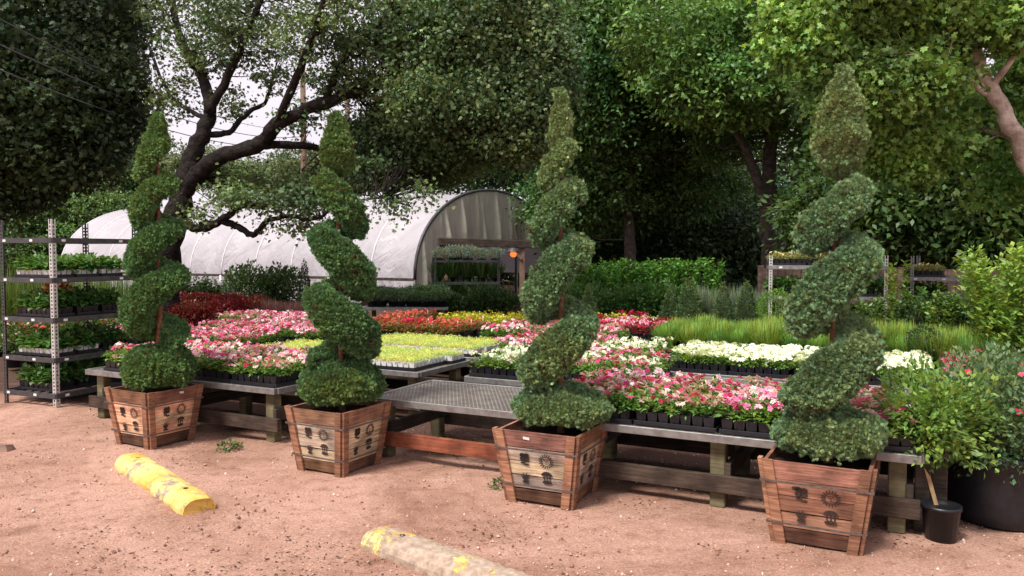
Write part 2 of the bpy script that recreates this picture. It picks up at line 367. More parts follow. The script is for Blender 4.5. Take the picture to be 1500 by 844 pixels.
def tunnel():
    ax = np.array([-.847, .532]); wd = np.array([.532, .847]); C0 = np.array([-.55, 25.]); HW, Z0, RISE, LEN, NR = 3.95, .86, 2.66, 18.0, 11
    root = empty('polytunnel', (C0[0], C0[1], 0), label='long white plastic polytunnel greenhouse with arched end behind the flower benches', cat='greenhouse')
    def pt(s, a, off=0., bul=0.):       # s along the tunnel, a 0..pi round the hoop (0 = near side)
        x = -math.cos(a) * (HW + off); z = Z0 + math.sin(a) ** .92 * (RISE + off)
        q = ax * s + wd * x; return (q[0], q[1], z)
    mb = MB(); NS = NR * 8; NA = 36; vs = []; fs = []
    for i in range(NS + 1):
        s = LEN * i / NS; ph = (i % 8) / 8; sag = -.10 * math.sin(PI * ph)
        for k in range(NA + 1):
            a = PI * k / NA; w = sag * (1 + .3 * math.sin(7 * a + i)); vs.append(pt(s, a, w))
    for i in range(NS):
        for k in range(NA): fs.append((i * (NA + 1) + k, (i + 1) * (NA + 1) + k, (i + 1) * (NA + 1) + k + 1, i * (NA + 1) + k + 1))
    mb.add(vs, fs, True); mb.build('cover', M['film'], root)
    for i in range(NR + 1):
        s = LEN * i / NR; rb = MB(); rb.tube([pt(s, PI * k / 30, .002 if i else .03) for k in range(31)], .022 if i else .05, 6)
        for a in (0, PI):
            q = pt(s, a, .03); rb.tube([q, (q[0], q[1], 0)], .04, 6)
        rb.build('rib', M['rib'] if i else M['steel_dark'], root)
    # baseboard along the near side and a pleated, half rolled-up skirt under it
    b = MB(); p0, p1 = pt(0, 0), pt(LEN, 0); b.beam((p0[0], p0[1], Z0 - .03), (p1[0], p1[1], Z0 - .03), .06, .12); b.build('baseboard', M['darkwood'], root)
    vs = []; fs = []; n = 240; rows = 7
    for i in range(n + 1):
        s = LEN * i / n
        drop = .62 * abs(math.sin(PI * s / 1.64)) ** .55 if True else 0
        drop = .78 - .55 * max(0, 1 - abs((s % 2.3) - 1.15) / 1.1)
        for j in range(rows):
            t = j / (rows - 1); w = .07 * math.sin(s * 19 + 3 * t) * t + .05 * math.sin(s * 41) * t
            q = ax * s + wd * (-HW - .05 - w); vs.append((q[0], q[1], Z0 - .05 - t * drop))
    for i in range(n):
        for j in range(rows - 1): fs.append((i * rows + j, (i + 1) * rows + j, (i + 1) * rows + j + 1, i * rows + j + 1))
    k = MB(); k.add(vs, fs, True); k.build('skirt', M['film'], root)
    # end sheet: pleated film filling the arch above the opening
    vs = []; fs = []; n = 300; rows = 16; rr = random.Random(4); ph = [rr.uniform(0, 6) for _ in range(5)]
    for i in range(n + 1):
        x = -HW + 2 * HW * i / n; a = math.acos(-x / HW) if abs(x) < HW else (0 if x < 0 else PI); top = Z0 + math.sin(a) ** .92 * RISE
        bot = 2.02 if x > -2.9 else max(.5, .5 + 1.5 * (x + 3.4) / .5) if x > -3.4 else .5
        bot = min(bot, top - .01)
        for j in range(rows):
            t = j / (rows - 1); z = top + (bot - top) * t
            w = t ** .6 * (.10 * math.sin(x * 7 + ph[0]) + .08 * math.sin(x * 17 + ph[1] + t) + .05 * math.sin(x * 31 + ph[2] - 2 * t))
            q = wd * x - ax * (.03 + w); vs.append((q[0], q[1], z))
    for i in range(n):
        for j in range(rows - 1): fs.append((i * rows + j, i * rows + j + 1, (i + 1) * rows + j + 1, (i + 1) * rows + j))
    k = MB(); k.add(vs, fs, True); k.build('end_sheet', M['film_end'], root)
    # far end closed
    vs = [pt(LEN, PI * k / 30) for k in range(31)] + [tuple(list(ax * LEN + wd * (-HW)) + [0])] + [tuple(list(ax * LEN + wd * HW) + [0])]
    k = MB(); k.add(vs, [tuple(range(31)) + (32, 31)]); k.build('end_wall', M['film'], root)
    for x in (-1.4, 1.4): q = wd * x + ax * .08; k = MB(); k.tube([(q[0], q[1], 0), (q[0], q[1], 3.1)], .04, 6); k.build('door_post', M['steel_dark'], root)
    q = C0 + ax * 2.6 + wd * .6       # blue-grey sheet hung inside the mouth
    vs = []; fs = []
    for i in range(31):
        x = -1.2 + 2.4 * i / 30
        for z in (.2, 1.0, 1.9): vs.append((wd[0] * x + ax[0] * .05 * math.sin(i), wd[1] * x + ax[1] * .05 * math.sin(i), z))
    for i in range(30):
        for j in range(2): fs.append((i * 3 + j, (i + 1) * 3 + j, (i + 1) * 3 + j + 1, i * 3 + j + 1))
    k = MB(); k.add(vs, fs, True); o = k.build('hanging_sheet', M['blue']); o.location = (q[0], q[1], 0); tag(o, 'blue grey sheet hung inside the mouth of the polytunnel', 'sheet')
    # heat lamp hanging inside the mouth
    hx, hy, hz = D(752, 373, 24.6); lm = empty('heat_lamp', (hx, hy, hz), label='glowing orange heat lamp under the dark beam of the greenhouse mouth', cat='lamp')
    k = MB(); k.lathe((0, 0, 0), [(.02, .3), (.06, .26), (.24, .1), (.25, .08), (.2, .1)], 20); k.tube([(0, 0, .28), (0, 0, .45)], .012, 6); k.build('lamp_shade', M['steel_dark'], lm)
    m, n_, l, p = nodes('lamp_glow'); p.inputs['Emission Color'].default_value = (1, .16, .03, 1); p.inputs['Emission Strength'].default_value = 1.1; p.inputs['Base Color'].default_value = (.8, .3, .1, 1)
    k = MB(); k.lathe((0, 0, 0), [(.002, -.12), (.09, -.1), (.15, -.02), (.15, .04), (.1, .12), (.02, .2)], 16); o = k.build('bulb', m, lm); o.scale = (.7, .7, .7)
    # dark timber lean-to frame in front of the mouth
    fr = empty('timber_frame', G(765, 447, 0), label='dark timber beam frame on brown posts at the polytunnel mouth', cat='frame')
    fx, fy, _ = fr.location; k = MB()
    a = np.array(D(641, 354, 20.6)) - [fx, fy, 0]; b_ = np.array(D(803, 359, 21.6)) - [fx, fy, 0]
    k.beam(a, b_, .16, .20); k.build('beam', M['darkwood'], fr)
    for px, Y in ((652, 20.9), (765, 21.4), (797, 21.7)):
        q = np.array(D(px, 358, Y)) - [fx, fy, 0]; k = MB(); k.beam((q[0], q[1], 0), (q[0], q[1], q[2] - .1), .15, .15, (0, 1, 0)); k.build('post', M['pole'], fr)
    k = MB(); q = np.array(D(757, 372, 21.3)) - [fx, fy, 0]; q2 = np.array(D(764, 380, 21.3)) - [fx, fy, 0]; k.beam(q, q2, .06, .06); k.build('brace', M['pole'], fr)
tunnel()

# ================================================================== TREES
def cloud(blobs, r, clump=.45, flat=.6, leaf=(.06, .1), per=70, T=LEAF, wr=.5, base=(.05, .08, .025), var=.35, droop=0., csc=.35, gauss=.42, surf=.55, cvar=.38):
    """leaf arrays and clump centres for crown blobs: (centre, radii, clumps)"""
    P_ = []; CC = []; K = []
    for c, rad, n in blobs:
        d = unit(r.normal(size=(n, 3))); q = r.uniform(0, 1, n) ** (1 / (3 + 5 * surf)); q = np.where(r.uniform(size=n) < .2, r.uniform(.2, .8, n), q)
        cen = np.array(c) + d * np.array(rad) * q[:, None]; CC.append(cen)
    cen = np.concatenate(CC); m = len(cen)
    size = clump * r.uniform(.6, 1.35, m); cnt = np.maximum(6, (per * r.uniform(.5, 1.4, m))).astype(int)
    idx = np.repeat(np.arange(m), cnt); k = len(idx)
    off = r.normal(0, gauss, (k, 3)) * size[idx][:, None]; off[:, 2] *= flat; off[:, 2] -= droop * np.abs(off[:, 0])
    pos = cen[idx] + off
    tip = unit(off + r.normal(0, .35, (k, 3)) + [0, 0, -.12]); nor = unit(r.normal(0, .6, (k, 3)) + off / size[idx][:, None] * .7 + [0, -.1, .55])
    L = r.uniform(leaf[0], leaf[1], k)
    cb = 1 + cvar * r.uniform(-1, 1, m); col = tint(k, base, var, .12, pos, csc, .22, r) * cb[idx][:, None]
    return scatter(T, pos, tip, nor, L, L * wr, col), cen
def bez(pts, n=6):
    pts = [np.array(p, float) for p in pts]; out = []
    for i in range(len(pts) - 1):
        p0 = pts[max(i - 1, 0)]; p1 = pts[i]; p2 = pts[i + 1]; p3 = pts[min(i + 2, len(pts) - 1)]
        for k in range(n):
            t = k / n; out.append(.5 * (2 * p1 + (p2 - p0) * t + (2 * p0 - 5 * p1 + 4 * p2 - p3) * t * t + (3 * p1 - p0 - 3 * p2 + p3) * t ** 3))
    out.append(pts[-1]); return out
def tree(name, label, loc, limbs, blobs, seed, bark, lm, cat='tree', group=None, twigs=.5, twig_r=.022, twig_max=2.2, **kw):
    r = np.random.RandomState(seed); L0 = np.array([loc[0], loc[1], 0.])
    root = empty(name, (loc[0], loc[1], 0), label=label, cat=cat, group=group)
    mb = MB(); allp = []
    for pts, r0, r1 in limbs:
        q = bez([np.array(p) - L0 for p in pts]); n = len(q)
        q = [a + r.normal(0, .035 * (r0 + r1) + .006, 3) * (0 < i < n - 1) for i, a in enumerate(q)]
        rs = [(r0 + (r1 - r0) * i / (n - 1)) * (1 + r.uniform(-.07, .07)) for i in range(n)]
        if abs(q[0][2]) < .3: rs[0] *= 1.5; rs[1] *= 1.15
        mb.tube(q, rs, 10); allp += q
    s, cen = cloud([(np.array(c) - L0, rad, n) for c, rad, n in blobs], r, **kw)
    allp = np.array(allp)
    for c in cen:
        if r.uniform() > twigs: continue
        d = np.linalg.norm(allp - c, axis=1) + 1.4 * np.maximum(0, allp[:, 2] - c[2]); j = d.argmin(); a = allp[j]
        if d[j] > twig_max: continue
        m1 = a + (c - a) * .45 + r.normal(0, .12, 3) * min(1, d[j]) - [0, 0, .04]
        m2 = a + (c - a) * .75 + r.normal(0, .1, 3) * min(1, d[j]); w = twig_r * (.6 + .35 * d[j])
        mb.tube([a, m1, m2, c], [w, w * .7, w * .45, w * .2], 5, False)
    mb.build('trunk', bark, root)
    build_scatter('crown', [s], lm, root)
    return root

# near-black oak filling the upper left corner
def B(px, py, Y, rx, rz, n, ry=None): return (D(px, py, Y), (rx, ry or rx, rz), n)
tree('oak_tree', 'dense near black evergreen oak filling the upper left corner above the shelf rack', D(-120, 400, 16)[:2] + (0,),
     [([D(-120, 460, 16)[:2] + (0,), D(-115, 300, 16), D(-60, 150, 16)], .34, .2), ([D(-105, 240, 16), D(0, 180, 16), D(110, 120, 15.5)], .2, .07),
      ([D(-60, 150, 16), D(10, 40, 16.5), D(60, -60, 17)], .18, .06), ([D(-110, 250, 16), D(-20, 235, 15), D(80, 215, 15)], .15, .05)],
     [B(-30, 60, 16, 3.0, 2.2, 260), B(100, 30, 16.5, 1.5, 1.5, 150), B(70, 140, 15.5, 1.8, 1.4, 210), B(150, 150, 15.8, .85, 1.1, 90), B(-20, 220, 15.5, 2.0, 1.3, 200),
      B(85, 215, 15.2, 1.2, .8, 130), B(-10, 270, 15, 1.0, .5, 60), B(150, 60, 16, .8, .9, 50), B(-150, 150, 15, 3, 3, 220), B(60, -60, 16, 3, 1.5, 120)],
     11, M['bark'], M['oak'], clump=.5, leaf=(.05, .11), per=64, T=TRI, wr=1., base=(.048, .078, .031), twigs=.3, cvar=.5)

# live oak: forked black trunk behind the first topiary, long limbs over the polytunnel
Yo = 13.5
tree('live_oak', 'spreading live oak with forked black trunk and long limbs reaching over the polytunnel', D(240, 460, Yo)[:2] + (0,),
     [([D(238, 488, Yo)[:2] + (0,), D(244, 400, Yo), D(258, 320, Yo), D(272, 262, Yo), D(286, 225, Yo)], 0.242, 0.162),
      ([D(280, 240, Yo), D(298, 193, Yo), D(308, 160, Yo + .2), D(292, 105, Yo + .5), D(262, 50, Yo + 1), D(250, -30, Yo + 1.2)], 0.154, 0.048),
      ([D(306, 165, Yo), D(340, 100, Yo - .3), D(370, 30, Yo - .5), D(400, -40, Yo)], 0.081, 0.034),
      ([D(264, 290, Yo), D(285, 260, Yo - .1), D(322, 230, Yo - .3), D(383, 210, Yo - .6), D(405, 183, Yo - .8), D(476, 150, Yo - 1), D(560, 122, Yo - 1.2), D(642, 106, Yo - 1.3), D(730, 100, Yo - 1.3), D(800, 130, Yo - 1.4)], 0.161, 0.041),
      ([D(383, 212, Yo - .6), D(443, 213, Yo - .3), D(500, 224, Yo), D(560, 205, Yo + .4), D(640, 190, Yo + .6)], 0.074, 0.027),
      ([D(640, 108, Yo - 1.3), D(668, 136, Yo - 1.5), D(700, 178, Yo - 1.7), D(745, 205, Yo - 1.9)], 0.053, 0.020),
      ([D(300, 197, Yo), D(335, 194, Yo + .2), D(363, 166, Yo + .3), D(390, 148, Yo + .3), D(400, 110, Yo + .4)], 0.060, 0.023),
      ([D(270, 250, Yo), D(282, 215, Yo + .4), D(290, 235, Yo + .2)], 0.053, 0.034),
      ([D(476, 152, Yo - 1), D(500, 90, Yo - 1.2), D(560, 30, Yo - 1.5), D(600, -40, Yo - 1.5)], 0.067, 0.027),
      ([D(405, 183, Yo - .8), D(440, 100, Yo - 1.6), D(470, 20, Yo - 2), D(480, -50, Yo - 2)], 0.074, 0.027),
      ([D(250, 322, Yo), D(270, 328, Yo - .3), D(301, 334, Yo - .8), D(329, 319, Yo - 1.1), D(356, 301, Yo - 1.3), D(384, 303, Yo - 1.4), D(420, 300, Yo - 1.6), D(452, 285, Yo - 1.8)], 0.087, 0.020),
      ([D(322, 322, Yo - 1), D(350, 333, Yo - 1.1), D(371, 344, Yo - 1.2), D(392, 324, Yo - 1.4), D(425, 317, Yo - 1.5), D(462, 321, Yo - 1.8), D(500, 300, Yo - 2), D(560, 290, Yo - 2)], 0.060, 0.013),
      ([D(306, 176, Yo), D(250, 140, Yo + .6), D(215, 60, Yo + .8)], 0.047, 0.020)],
     [B(300, 60, Yo + .5, .75, .6, 66), B(245, 10, Yo + 1, .5, .4, 16), B(260, 140, Yo + .6, .45, .4, 22), B(370, 50, Yo - .4, .7, .5, 52), B(400, 120, Yo, .4, .25, 15),
      B(450, 50, Yo - 1.6, .5, .5, 30), B(520, 30, Yo - 1.5, .8, .5, 62), B(350, 0, Yo, 1.3, .5, 90), B(490, 120, Yo - 1, .5, .3, 26), B(440, 170, Yo - .6, .4, .2, 14),
      B(340, 150, Yo + .3, .25, .3, 12), B(540, 90, Yo - 1.2, .6, .6, 110), B(630, 60, Yo - 1.2, .85, .9, 300), B(700, 40, Yo - 1.5, 1., .8, 370), B(780, 60, Yo - 1.6, .6, .8, 230),
      B(640, 150, Yo - 1.6, .8, .5, 250), B(740, 150, Yo - 1.6, .9, .6, 300), B(800, 100, Yo - 1.8, .5, .6, 160), B(580, 190, Yo - .6, .6, .45, 190), B(660, 215, Yo - .6, .9, .35, 210),
      B(760, 205, Yo - 1.6, .6, .35, 140), B(560, 245, Yo - .8, .5, .25, 70), B(640, 250, Yo, .7, .25, 90), B(520, 200, Yo - .8, .3, .3, 40), B(490, 250, Yo + .3, .4, .2, 18), B(400, 262, Yo + .6, .9, .16, 44), B(320, 258, Yo + .6, .5, .14, 20),
      B(350, 288, Yo - 1.4, .6, .12, 34), B(430, 292, Yo - 1.6, .5, .12, 30), B(300, 315, Yo - .8, .3, .1, 10), B(420, 330, Yo - 1.4, .4, .08, 10), B(460, 300, Yo - 1.8, .3, .12, 14), B(575, 300, Yo - 2, .25, .15, 9), B(620, 285, Yo - 2, .2, .15, 7), B(700, -30, Yo, 2, .7, 160), B(520, -40, Yo, 2, .6, 100)],
     12, M['bark'], M['oak'], clump=.27, leaf=(.032, .068), per=40, T=TRI, wr=.9, base=(.105, .165, .062), twigs=.7, twig_r=.010, csc=.5, flat=.75, cvar=.5)

# deep shade trees right of centre
Yt = 21.
tree('forked_tree', 'tall dark tree with twin grey trunks behind the right rack of plants', D(1130, 450, Yt)[:2] + (0,),
     [([D(1128, 460, Yt)[:2] + (0,), D(1127, 370, Yt), D(1124, 300, Yt), D(1130, 200, Yt), D(1138, 100, Yt), D(1140, -20, Yt)], .25, .12),
      ([D(1126, 320, Yt), D(1112, 270, Yt - .3), D(1090, 215, Yt - .6), D(1070, 180, Yt - .8), D(1050, 120, Yt - 1)], .16, .06),
      ([D(1135, 460, Yt)[:2] + (0,), D(1142, 370, Yt), D(1168, 320, Yt), D(1200, 280, Yt - .3), D(1235, 200, Yt - .6)], .2, .09),
      ([D(1130, 210, Yt), D(1100, 120, Yt), D(1080, 40, Yt)], .1, .04)],
     [B(1060, 130, Yt - 1.5, 1.7, 1.0, 170), B(1100, 50, Yt - 1, 1.9, 1.2, 170), B(1000, 70, Yt - 1.5, 1.6, 1.3, 180), B(1170, 140, Yt - .5, 1.2, 1.2, 100), B(1150, 10, Yt, 2, 1, 120),
      B(1060, 200, Yt + 1, 1.2, .8, 70), B(1190, 230, Yt, .8, .8, 40), B(1110, -60, Yt, 3, 1, 120)],
     13, M['greybark'], M['leaf'], clump=.5, leaf=(.10, .17), per=80, base=(.125, .23, .05), twigs=.35)
tree('shade_tree', 'broad deep green tree behind the leafy potted rows right of the polytunnel', D(920, 450, 24)[:2] + (0,),
     [([D(925, 450, 24)[:2] + (0,), D(922, 350, 24), D(915, 250, 24), D(900, 120, 24), D(890, 0, 24)], .2, .1), ([D(918, 300, 24), D(860, 220, 23.5), D(830, 130, 23)], .16, .06), ([D(918, 270, 24), D(980, 180, 23.5), D(1010, 90, 23)], .16, .06)],
     [B(880, 90, 22.5, 1.9, 1.6, 230), B(950, 40, 22.5, 1.9, 1.4, 220), B(850, 20, 22.5, 1.3, 1.3, 150), B(900, 190, 23.5, 2.0, 1.3, 200), B(990, 180, 23.5, 1.7, 1.2, 150),
      B(850, 200, 24, 1.2, 1.6, 130), B(900, 285, 25, 2.4, 1.0, 190), B(1010, 270, 25, 1.8, 1.1, 150), B(830, 300, 25, 1.2, 1.2, 130), B(930, -50, 23, 3, 1, 150)],
     14, M['greybark'], M['leaf'], clump=.6, leaf=(.11, .19), per=88, base=(.085, .18, .048), twigs=.2)
# sycamore with pale trunk at the right edge
Ys = 10.
tree('sycamore_tree', 'sycamore with bright maple shaped leaves and pale peeling trunk leaning in from the right', (8.3, Ys, 0),
     [([(8.3, Ys, 0), (7.75, Ys, 1.3), D(1540, 300, Ys), D(1500, 222, Ys), D(1462, 150, Ys), D(1440, 110, Ys), D(1425, 62, Ys)], 0.144, 0.079),
      ([D(1425, 62, Ys), D(1405, 20, Ys + .1), D(1380, -60, Ys + .3)], 0.079, 0.050), ([D(1470, 162, Ys), D(1440, 135, Ys), D(1405, 110, Ys - .4), D(1340, 80, Ys - .8)], 0.050, 0.022),
      ([D(1450, 132, Ys), D(1500, 60, Ys - .3), D(1540, -20, Ys - .4)], 0.043, 0.022),
      ([D(1490, 205, Ys), D(1430, 190, Ys + .4), D(1350, 200, Ys + .5)], 0.032, 0.014)],
     [B(1190, 50, Ys, .5, .42, 95), B(1260, 20, Ys, .65, .4, 120), B(1340, 40, Ys, .6, .5, 130), B(1230, 110, Ys, .45, .35, 75), B(1310, 120, Ys - .2, .65, .42, 130), B(1400, 10, Ys - .3, .45, .3, 60),
      B(1380, 100, Ys + .3, .35, .5, 60), B(1270, 180, Ys + .4, .55, .35, 75), B(1350, 200, Ys + .3, .6, .4, 100), B(1420, 190, Ys + .9, .5, .5, 70), B(1345, 250, Ys + .4, .25, .22, 22), B(1290, 215, Ys + .6, .4, .35, 40),
      B(1480, 30, Ys - .4, .4, .35, 45), B(1495, 110, Ys + .5, .25, .4, 30), B(1160, 15, Ys, .3, .3, 30), B(1470, 270, Ys + 1.2, .35, .3, 30), B(1300, -60, Ys, 1.6, .5, 120), B(1540, 200, Ys + .5, .3, .8, 50)],
     15, M['palebark'], M['leaf'], clump=.28, leaf=(.036, .062), per=88, T=MAPLE, wr=1., base=(.20, .36, .085), var=.3, twigs=.3, twig_r=.008, twig_max=.7, csc=.45, droop=.1)
# mid trees right, behind the fence and sycamore
def simple_tree(name, label, px, Y, crown, base, seed, group=None, leaf=(.12, .2), mat='leaf', clump=.6, per=80, bark='greybark', trunk_r=.2):
    b0 = D(px, 440, Y)[:2]
    top = crown[0][0]
    tree(name, label, (b0[0], b0[1], 0), [([(b0[0], b0[1], 0), (b0[0] + .1, b0[1], top[2] * .5), tuple(top)], trunk_r, trunk_r * .4)], crown, seed, M[bark], M[mat], group=group, leaf=leaf, per=per, base=base, clump=clump, twigs=.15)
simple_tree('leafy_tree', 'dark green tree behind the brown fence at far right', 1300, 17, [B(1300, 280, 17, 1.6, 1.5, 190), B(1230, 330, 17, 1.2, .8, 110), B(1390, 300, 17, 1.5, 1.3, 170), B(1350, 200, 17.5, 1.7, 1.3, 150), B(1280, 160, 18, 1.4, 1.2, 110)], (.060, .115, .03), 21)
simple_tree('leafy_tree', 'mid green tree at the right edge beneath the pale sycamore trunk', 1500, 15, [B(1490, 300, 15, 1.2, 1.2, 160), B(1450, 230, 15.5, 1.2, 1., 120), B(1540, 200, 15, 1.3, 1.6, 130), B(1440, 350, 15.5, .9, .5, 60)], (.09, .16, .04), 22)
simple_tree('leafy_tree', 'green tree crown rising over the arch of the polytunnel', 790, 30, [B(780, 230, 29, 1.6, 1.4, 150), B(700, 240, 30, 2.2, 1.1, 170), B(640, 210, 31, 2., 1.6, 150), B(820, 160, 30, 1.8, 2, 150), B(750, 120, 31, 3, 2, 160)], (.06, .12, .04), 23)
simple_tree('leafy_tree', 'olive green tree seen beneath the live oak limbs behind the polytunnel', 520, 34, [B(560, 245, 33, 2., .9, 110), B(470, 262, 34, 2.6, .7, 130), B(380, 262, 34, 2.6, .7, 130), B(310, 245, 34, 1.8, .9, 80), B(440, 235, 35, 1.2, .6, 30)], (.10, .14, .05), 24)
simple_tree('leafy_tree', 'bright green feathery tree behind the top of the first topiary', 200, 40, [B(215, 235, 40, 1.4, 1.6, 90), B(160, 250, 40, 2.1, 1.4, 150), B(110, 280, 39, 2.8, 1.1, 160)], (.12, .21, .07), 25)
simple_tree('leafy_tree', 'pale green bushy tree behind the left rack and the far end of the polytunnel', 70, 38, [B(60, 300, 37, 2.8, 1.2, 200), B(140, 310, 38, 2.4, 1.0, 150), B(0, 320, 36, 2.8, 1.2, 160), B(80, 350, 37, 3.2, 1.0, 160)], (.13, .23, .07), 26)
def wood():
    r = np.random.RandomState(31); blobs = []
    for k in range(46):
        x = -42 + 84 * k / 45 + r.uniform(-1, 1); y = r.uniform(37, 46); h = r.uniform(4.0, 6.2) + (3.5 if x > 4 else 0)
        if -40 < x < 2: h *= .62
        blobs.append(((x, y, h * .5), (2.6, 2.2, h * .55), 70))
    s, cen = cloud(blobs, r, clump=1.0, leaf=(.22, .36), per=60, base=(.050, .090, .032), gauss=.5)
    o = build_scatter('wood', [s], M['oak']); tag(o, 'dark far wood closing the view behind the nursery', None, None, 'stuff')
    r = np.random.RandomState(32); blobs = []      # understorey in the shade behind the right-hand trees
    for k in range(30):
        x = 3 + 22 * k / 29; blobs.append(((x, r.uniform(26, 30), r.uniform(1.2, 2.6)), (1.7, 1.5, 1.9), 60))
    s, cen = cloud(blobs, r, clump=.8, leaf=(.14, .26), per=60, base=(.038, .075, .028), gauss=.5)
    o = build_scatter('undergrowth', [s], M['oak']); tag(o, 'dark undergrowth in the shade below the tall trees', None, None, 'stuff')
wood()

# utility poles and wires
def upole(px, top, Y, label):
    x, y, z = D(px, top, Y); o = empty('utility_pole', (x, y, 0), label=label, cat='utility pole', group='wooden utility poles behind the live oak')
    k = MB(); k.tube([(0, 0, 0), (0, 0, z)], [.14, .09], 10); k.build('pole', M['pole'], o)
    return o
upole(443, 70, 30, 'brown utility pole glimpsed between the live oak limbs, the left one'); upole(508, 80, 33, 'brown utility pole glimpsed between the live oak limbs, the right one')
for i, (y0, y1) in enumerate(((22, 168), (62, 178), (101, 190))):
    a = Vector(D(-40, y0 - 15, 11)); b = Vector(D(443, y1 + 22, 30)); k = MB()
    k.tube([a.lerp(b, t / 20) - Vector((0, 0, .5 * 4 * (t / 20) * (1 - t / 20))) for t in range(21)], .011 if i else .008, 5)
    tag(k.build('overhead_wire', M['wire']), ['thin uppermost overhead wire crossing the dark oak', 'middle overhead wire crossing the dark oak', 'lowest overhead wire crossing the dark oak'][i], 'wire', 'overhead wires at upper left')

# brown board fence at right
def fence():
    a = np.array(G(1090, 480, 0)); a = np.array([4.6, 14.5, 0]); b = np.array([10.4, 13.2, 0]); root = empty('board_fence', tuple(a), label='weathered brown board fence behind the two right racks', cat='fence')
    d = (b - a); n = 44; mb = MB(); r = random.Random(3)
    for k in range(n):
        p = d * (k + .5) / n; g = r.uniform(.6, 1.15); mb.col = (g, g * r.uniform(.92, 1.02), g * .95); mb.box((p[0], p[1], .66 + r.uniform(-.02, .02)), (.128, .02, 1.32), math.atan2(d[1], d[0]))
    mb.build('board_panel', M['darkwood2'], root); rl = MB()
    for z in (.3, 1.1): rl.beam((0, .05, z), (d[0], d[1] + .05, z), .04, .09)
    rl.build('rail', M['darkwood2'], root)
    for t in (0, .25, .5, .75, 1): p = d * t; k = MB(); k.beam((p[0], p[1] + .08, 0), (p[0], p[1] + .08, 1.36), .09, .09, (0, 1, 0)); k.build('post', M['darkwood2'], root)
M['darkwood2'] = wood_mat('brown_fence_board', (.06, .038, .03), (.11, .07, .055), (.18, .12, .10))
fence()

# ================================================================== BENCHES
BH = .475                                   # height of the bench tops
def bench(name_label, u0, u1, v0, v1, grid=True, rails=True, cat='bench', group='low nursery benches in rows', rustic=False, noleg=()):
    ox, oy, _ = UV(u0, v0); L, W = u1 - u0, v1 - v0
    root = empty('nursery_bench', (ox, oy, 0), ROW, label=name_label, cat=cat, group=group)
    mb = MB()
    for a, b in (((0, 0), (L, 0)), ((0, W), (L, W)), ((0, 0), (0, W)), ((L, 0), (L, W))):
        s = .018; A = Vector((a[0], a[1], BH - .025)); B_ = Vector((b[0], b[1], BH - .025))
        if a[0] == b[0]: A.y += s; B_.y -= s
        mb.beam(A, B_, .03, .05)
    mb.build('edge_frame', M['galv'], root)
    mb = MB(); sp = .034 if grid else .08; z = BH - .009; k = -W * .5
    nL = int((L + W * .6) / sp)
    for i in range(nL + 1):                 # two families of thin diagonal strands = expanded metal
        for sg in (1, -1):
            x0 = -W * .6 + i * sp if sg > 0 else i * sp
            x1 = x0 + sg * W * .6; p, q = [x0, .015], [x1, W - .015]
            def cut(p, q):
                for A_, B_ in ((p, q), (q, p)):
                    if A_[0] < .015: t = (.015 - A_[0]) / (B_[0] - A_[0]); A_[1] += t * (B_[1] - A_[1]); A_[0] = .015
                    if A_[0] > L - .015: t = (L - .015 - A_[0]) / (B_[0] - A_[0]); A_[1] += t * (B_[1] - A_[1]); A_[0] = L - .015
            if max(x0, x1) <= .02 or min(x0, x1) >= L - .02: continue
            cut(p, q)
            if abs(q[1] - p[1]) < .02: continue
            d = Vector((q[0] - p[0], q[1] - p[1], 0)).normalized(); s = Vector((-d.y, d.x, 0)) * .0042; zz = z + (.0015 if sg > 0 else 0)
            vs = [Vector((p[0], p[1], zz)) - s, Vector((q[0], q[1], zz)) - s, Vector((q[0], q[1], zz)) + s, Vector((p[0], p[1], zz)) + s]
            mb.add(vs + [v - Vector((0, 0, .004)) for v in vs], [(0, 1, 2, 3), (7, 6, 5, 4), (0, 4, 5, 1), (2, 6, 7, 3)])
    for x in np.arange(.3, L - .1, .6): mb.box((x, W / 2, BH - .035), (.03, W - .04, .03))
    mb.build('mesh_top', M['grid'], root)
    xs = [.12, L - .12] if L < 2 else [.12, L / 2, L - .12]
    rr = random.Random(int(u0 * 100))
    for x in xs:
        for y in (.10, W - .10):
            if (round(x, 1), y < .2) in noleg: continue
            k = MB(); g = rr.uniform(.7, 1.15); k.col = (g, g, g); k.beam((x, y, 0), (x, y, BH - .055), .095, .095, (0, 1, 0)); k.build('leg', M['post'], root)
    for y in (.10, W - .10):
        k = MB(); g = rr.uniform(.7, 1.2); k.col = (g, g * .9, g * .85); k.beam((.0, y + (-.067 if y < .2 else .067), .16), (L, y + (-.067 if y < .2 else .067), .16), .036, .11)
        k.build('rail', M['redwood'] if y < .2 and rustic else M['darkwood'], root)
    for x in xs:
        k = MB(); g = rr.uniform(.7, 1.2); k.col = (g, g, g); k.beam((x + .066, .04, .24), (x + .066, W - .04, .24), .036, .10); k.build('crossbar', M['darkwood'], root)
    return root
V1, V2, V3, V4, V5, V6 = 4.88, 6.16, 7.30, 8.46, 9.62, 10.8
bench('front bench carrying petunias between the first and second spiral topiary', -7.1, -4.68, V1, V1 + .95, rails=1)
bench('empty front bench with grey mesh top and red stained rail between second and third crate', -3.78, -2.26, V1 + .05, V1 + .98, rustic=True)
bench('front bench of pink petunias between the third and fourth crate', -2.2, .06, V1, V1 + .98)
bench('second row bench under lime green seedlings right of the second topiary', -6.45, -4.12, V2, V2 + .95)
bench('second row bench under pink petunias behind the third topiary', -3.62, -1.82, V2, V2 + .95)
bench('second row bench with bare mesh top behind the front petunias', -1.76, .62, V2 + .3, V2 + .98)
bench('second row bench under deep pink petunias behind the first topiary', -8.9, -6.5, V2, V2 + .95, grid=False)
bench('third row bench under pink petunias left of the lime seedlings', -8.5, -6.05, V3, V3 + .95, grid=False)
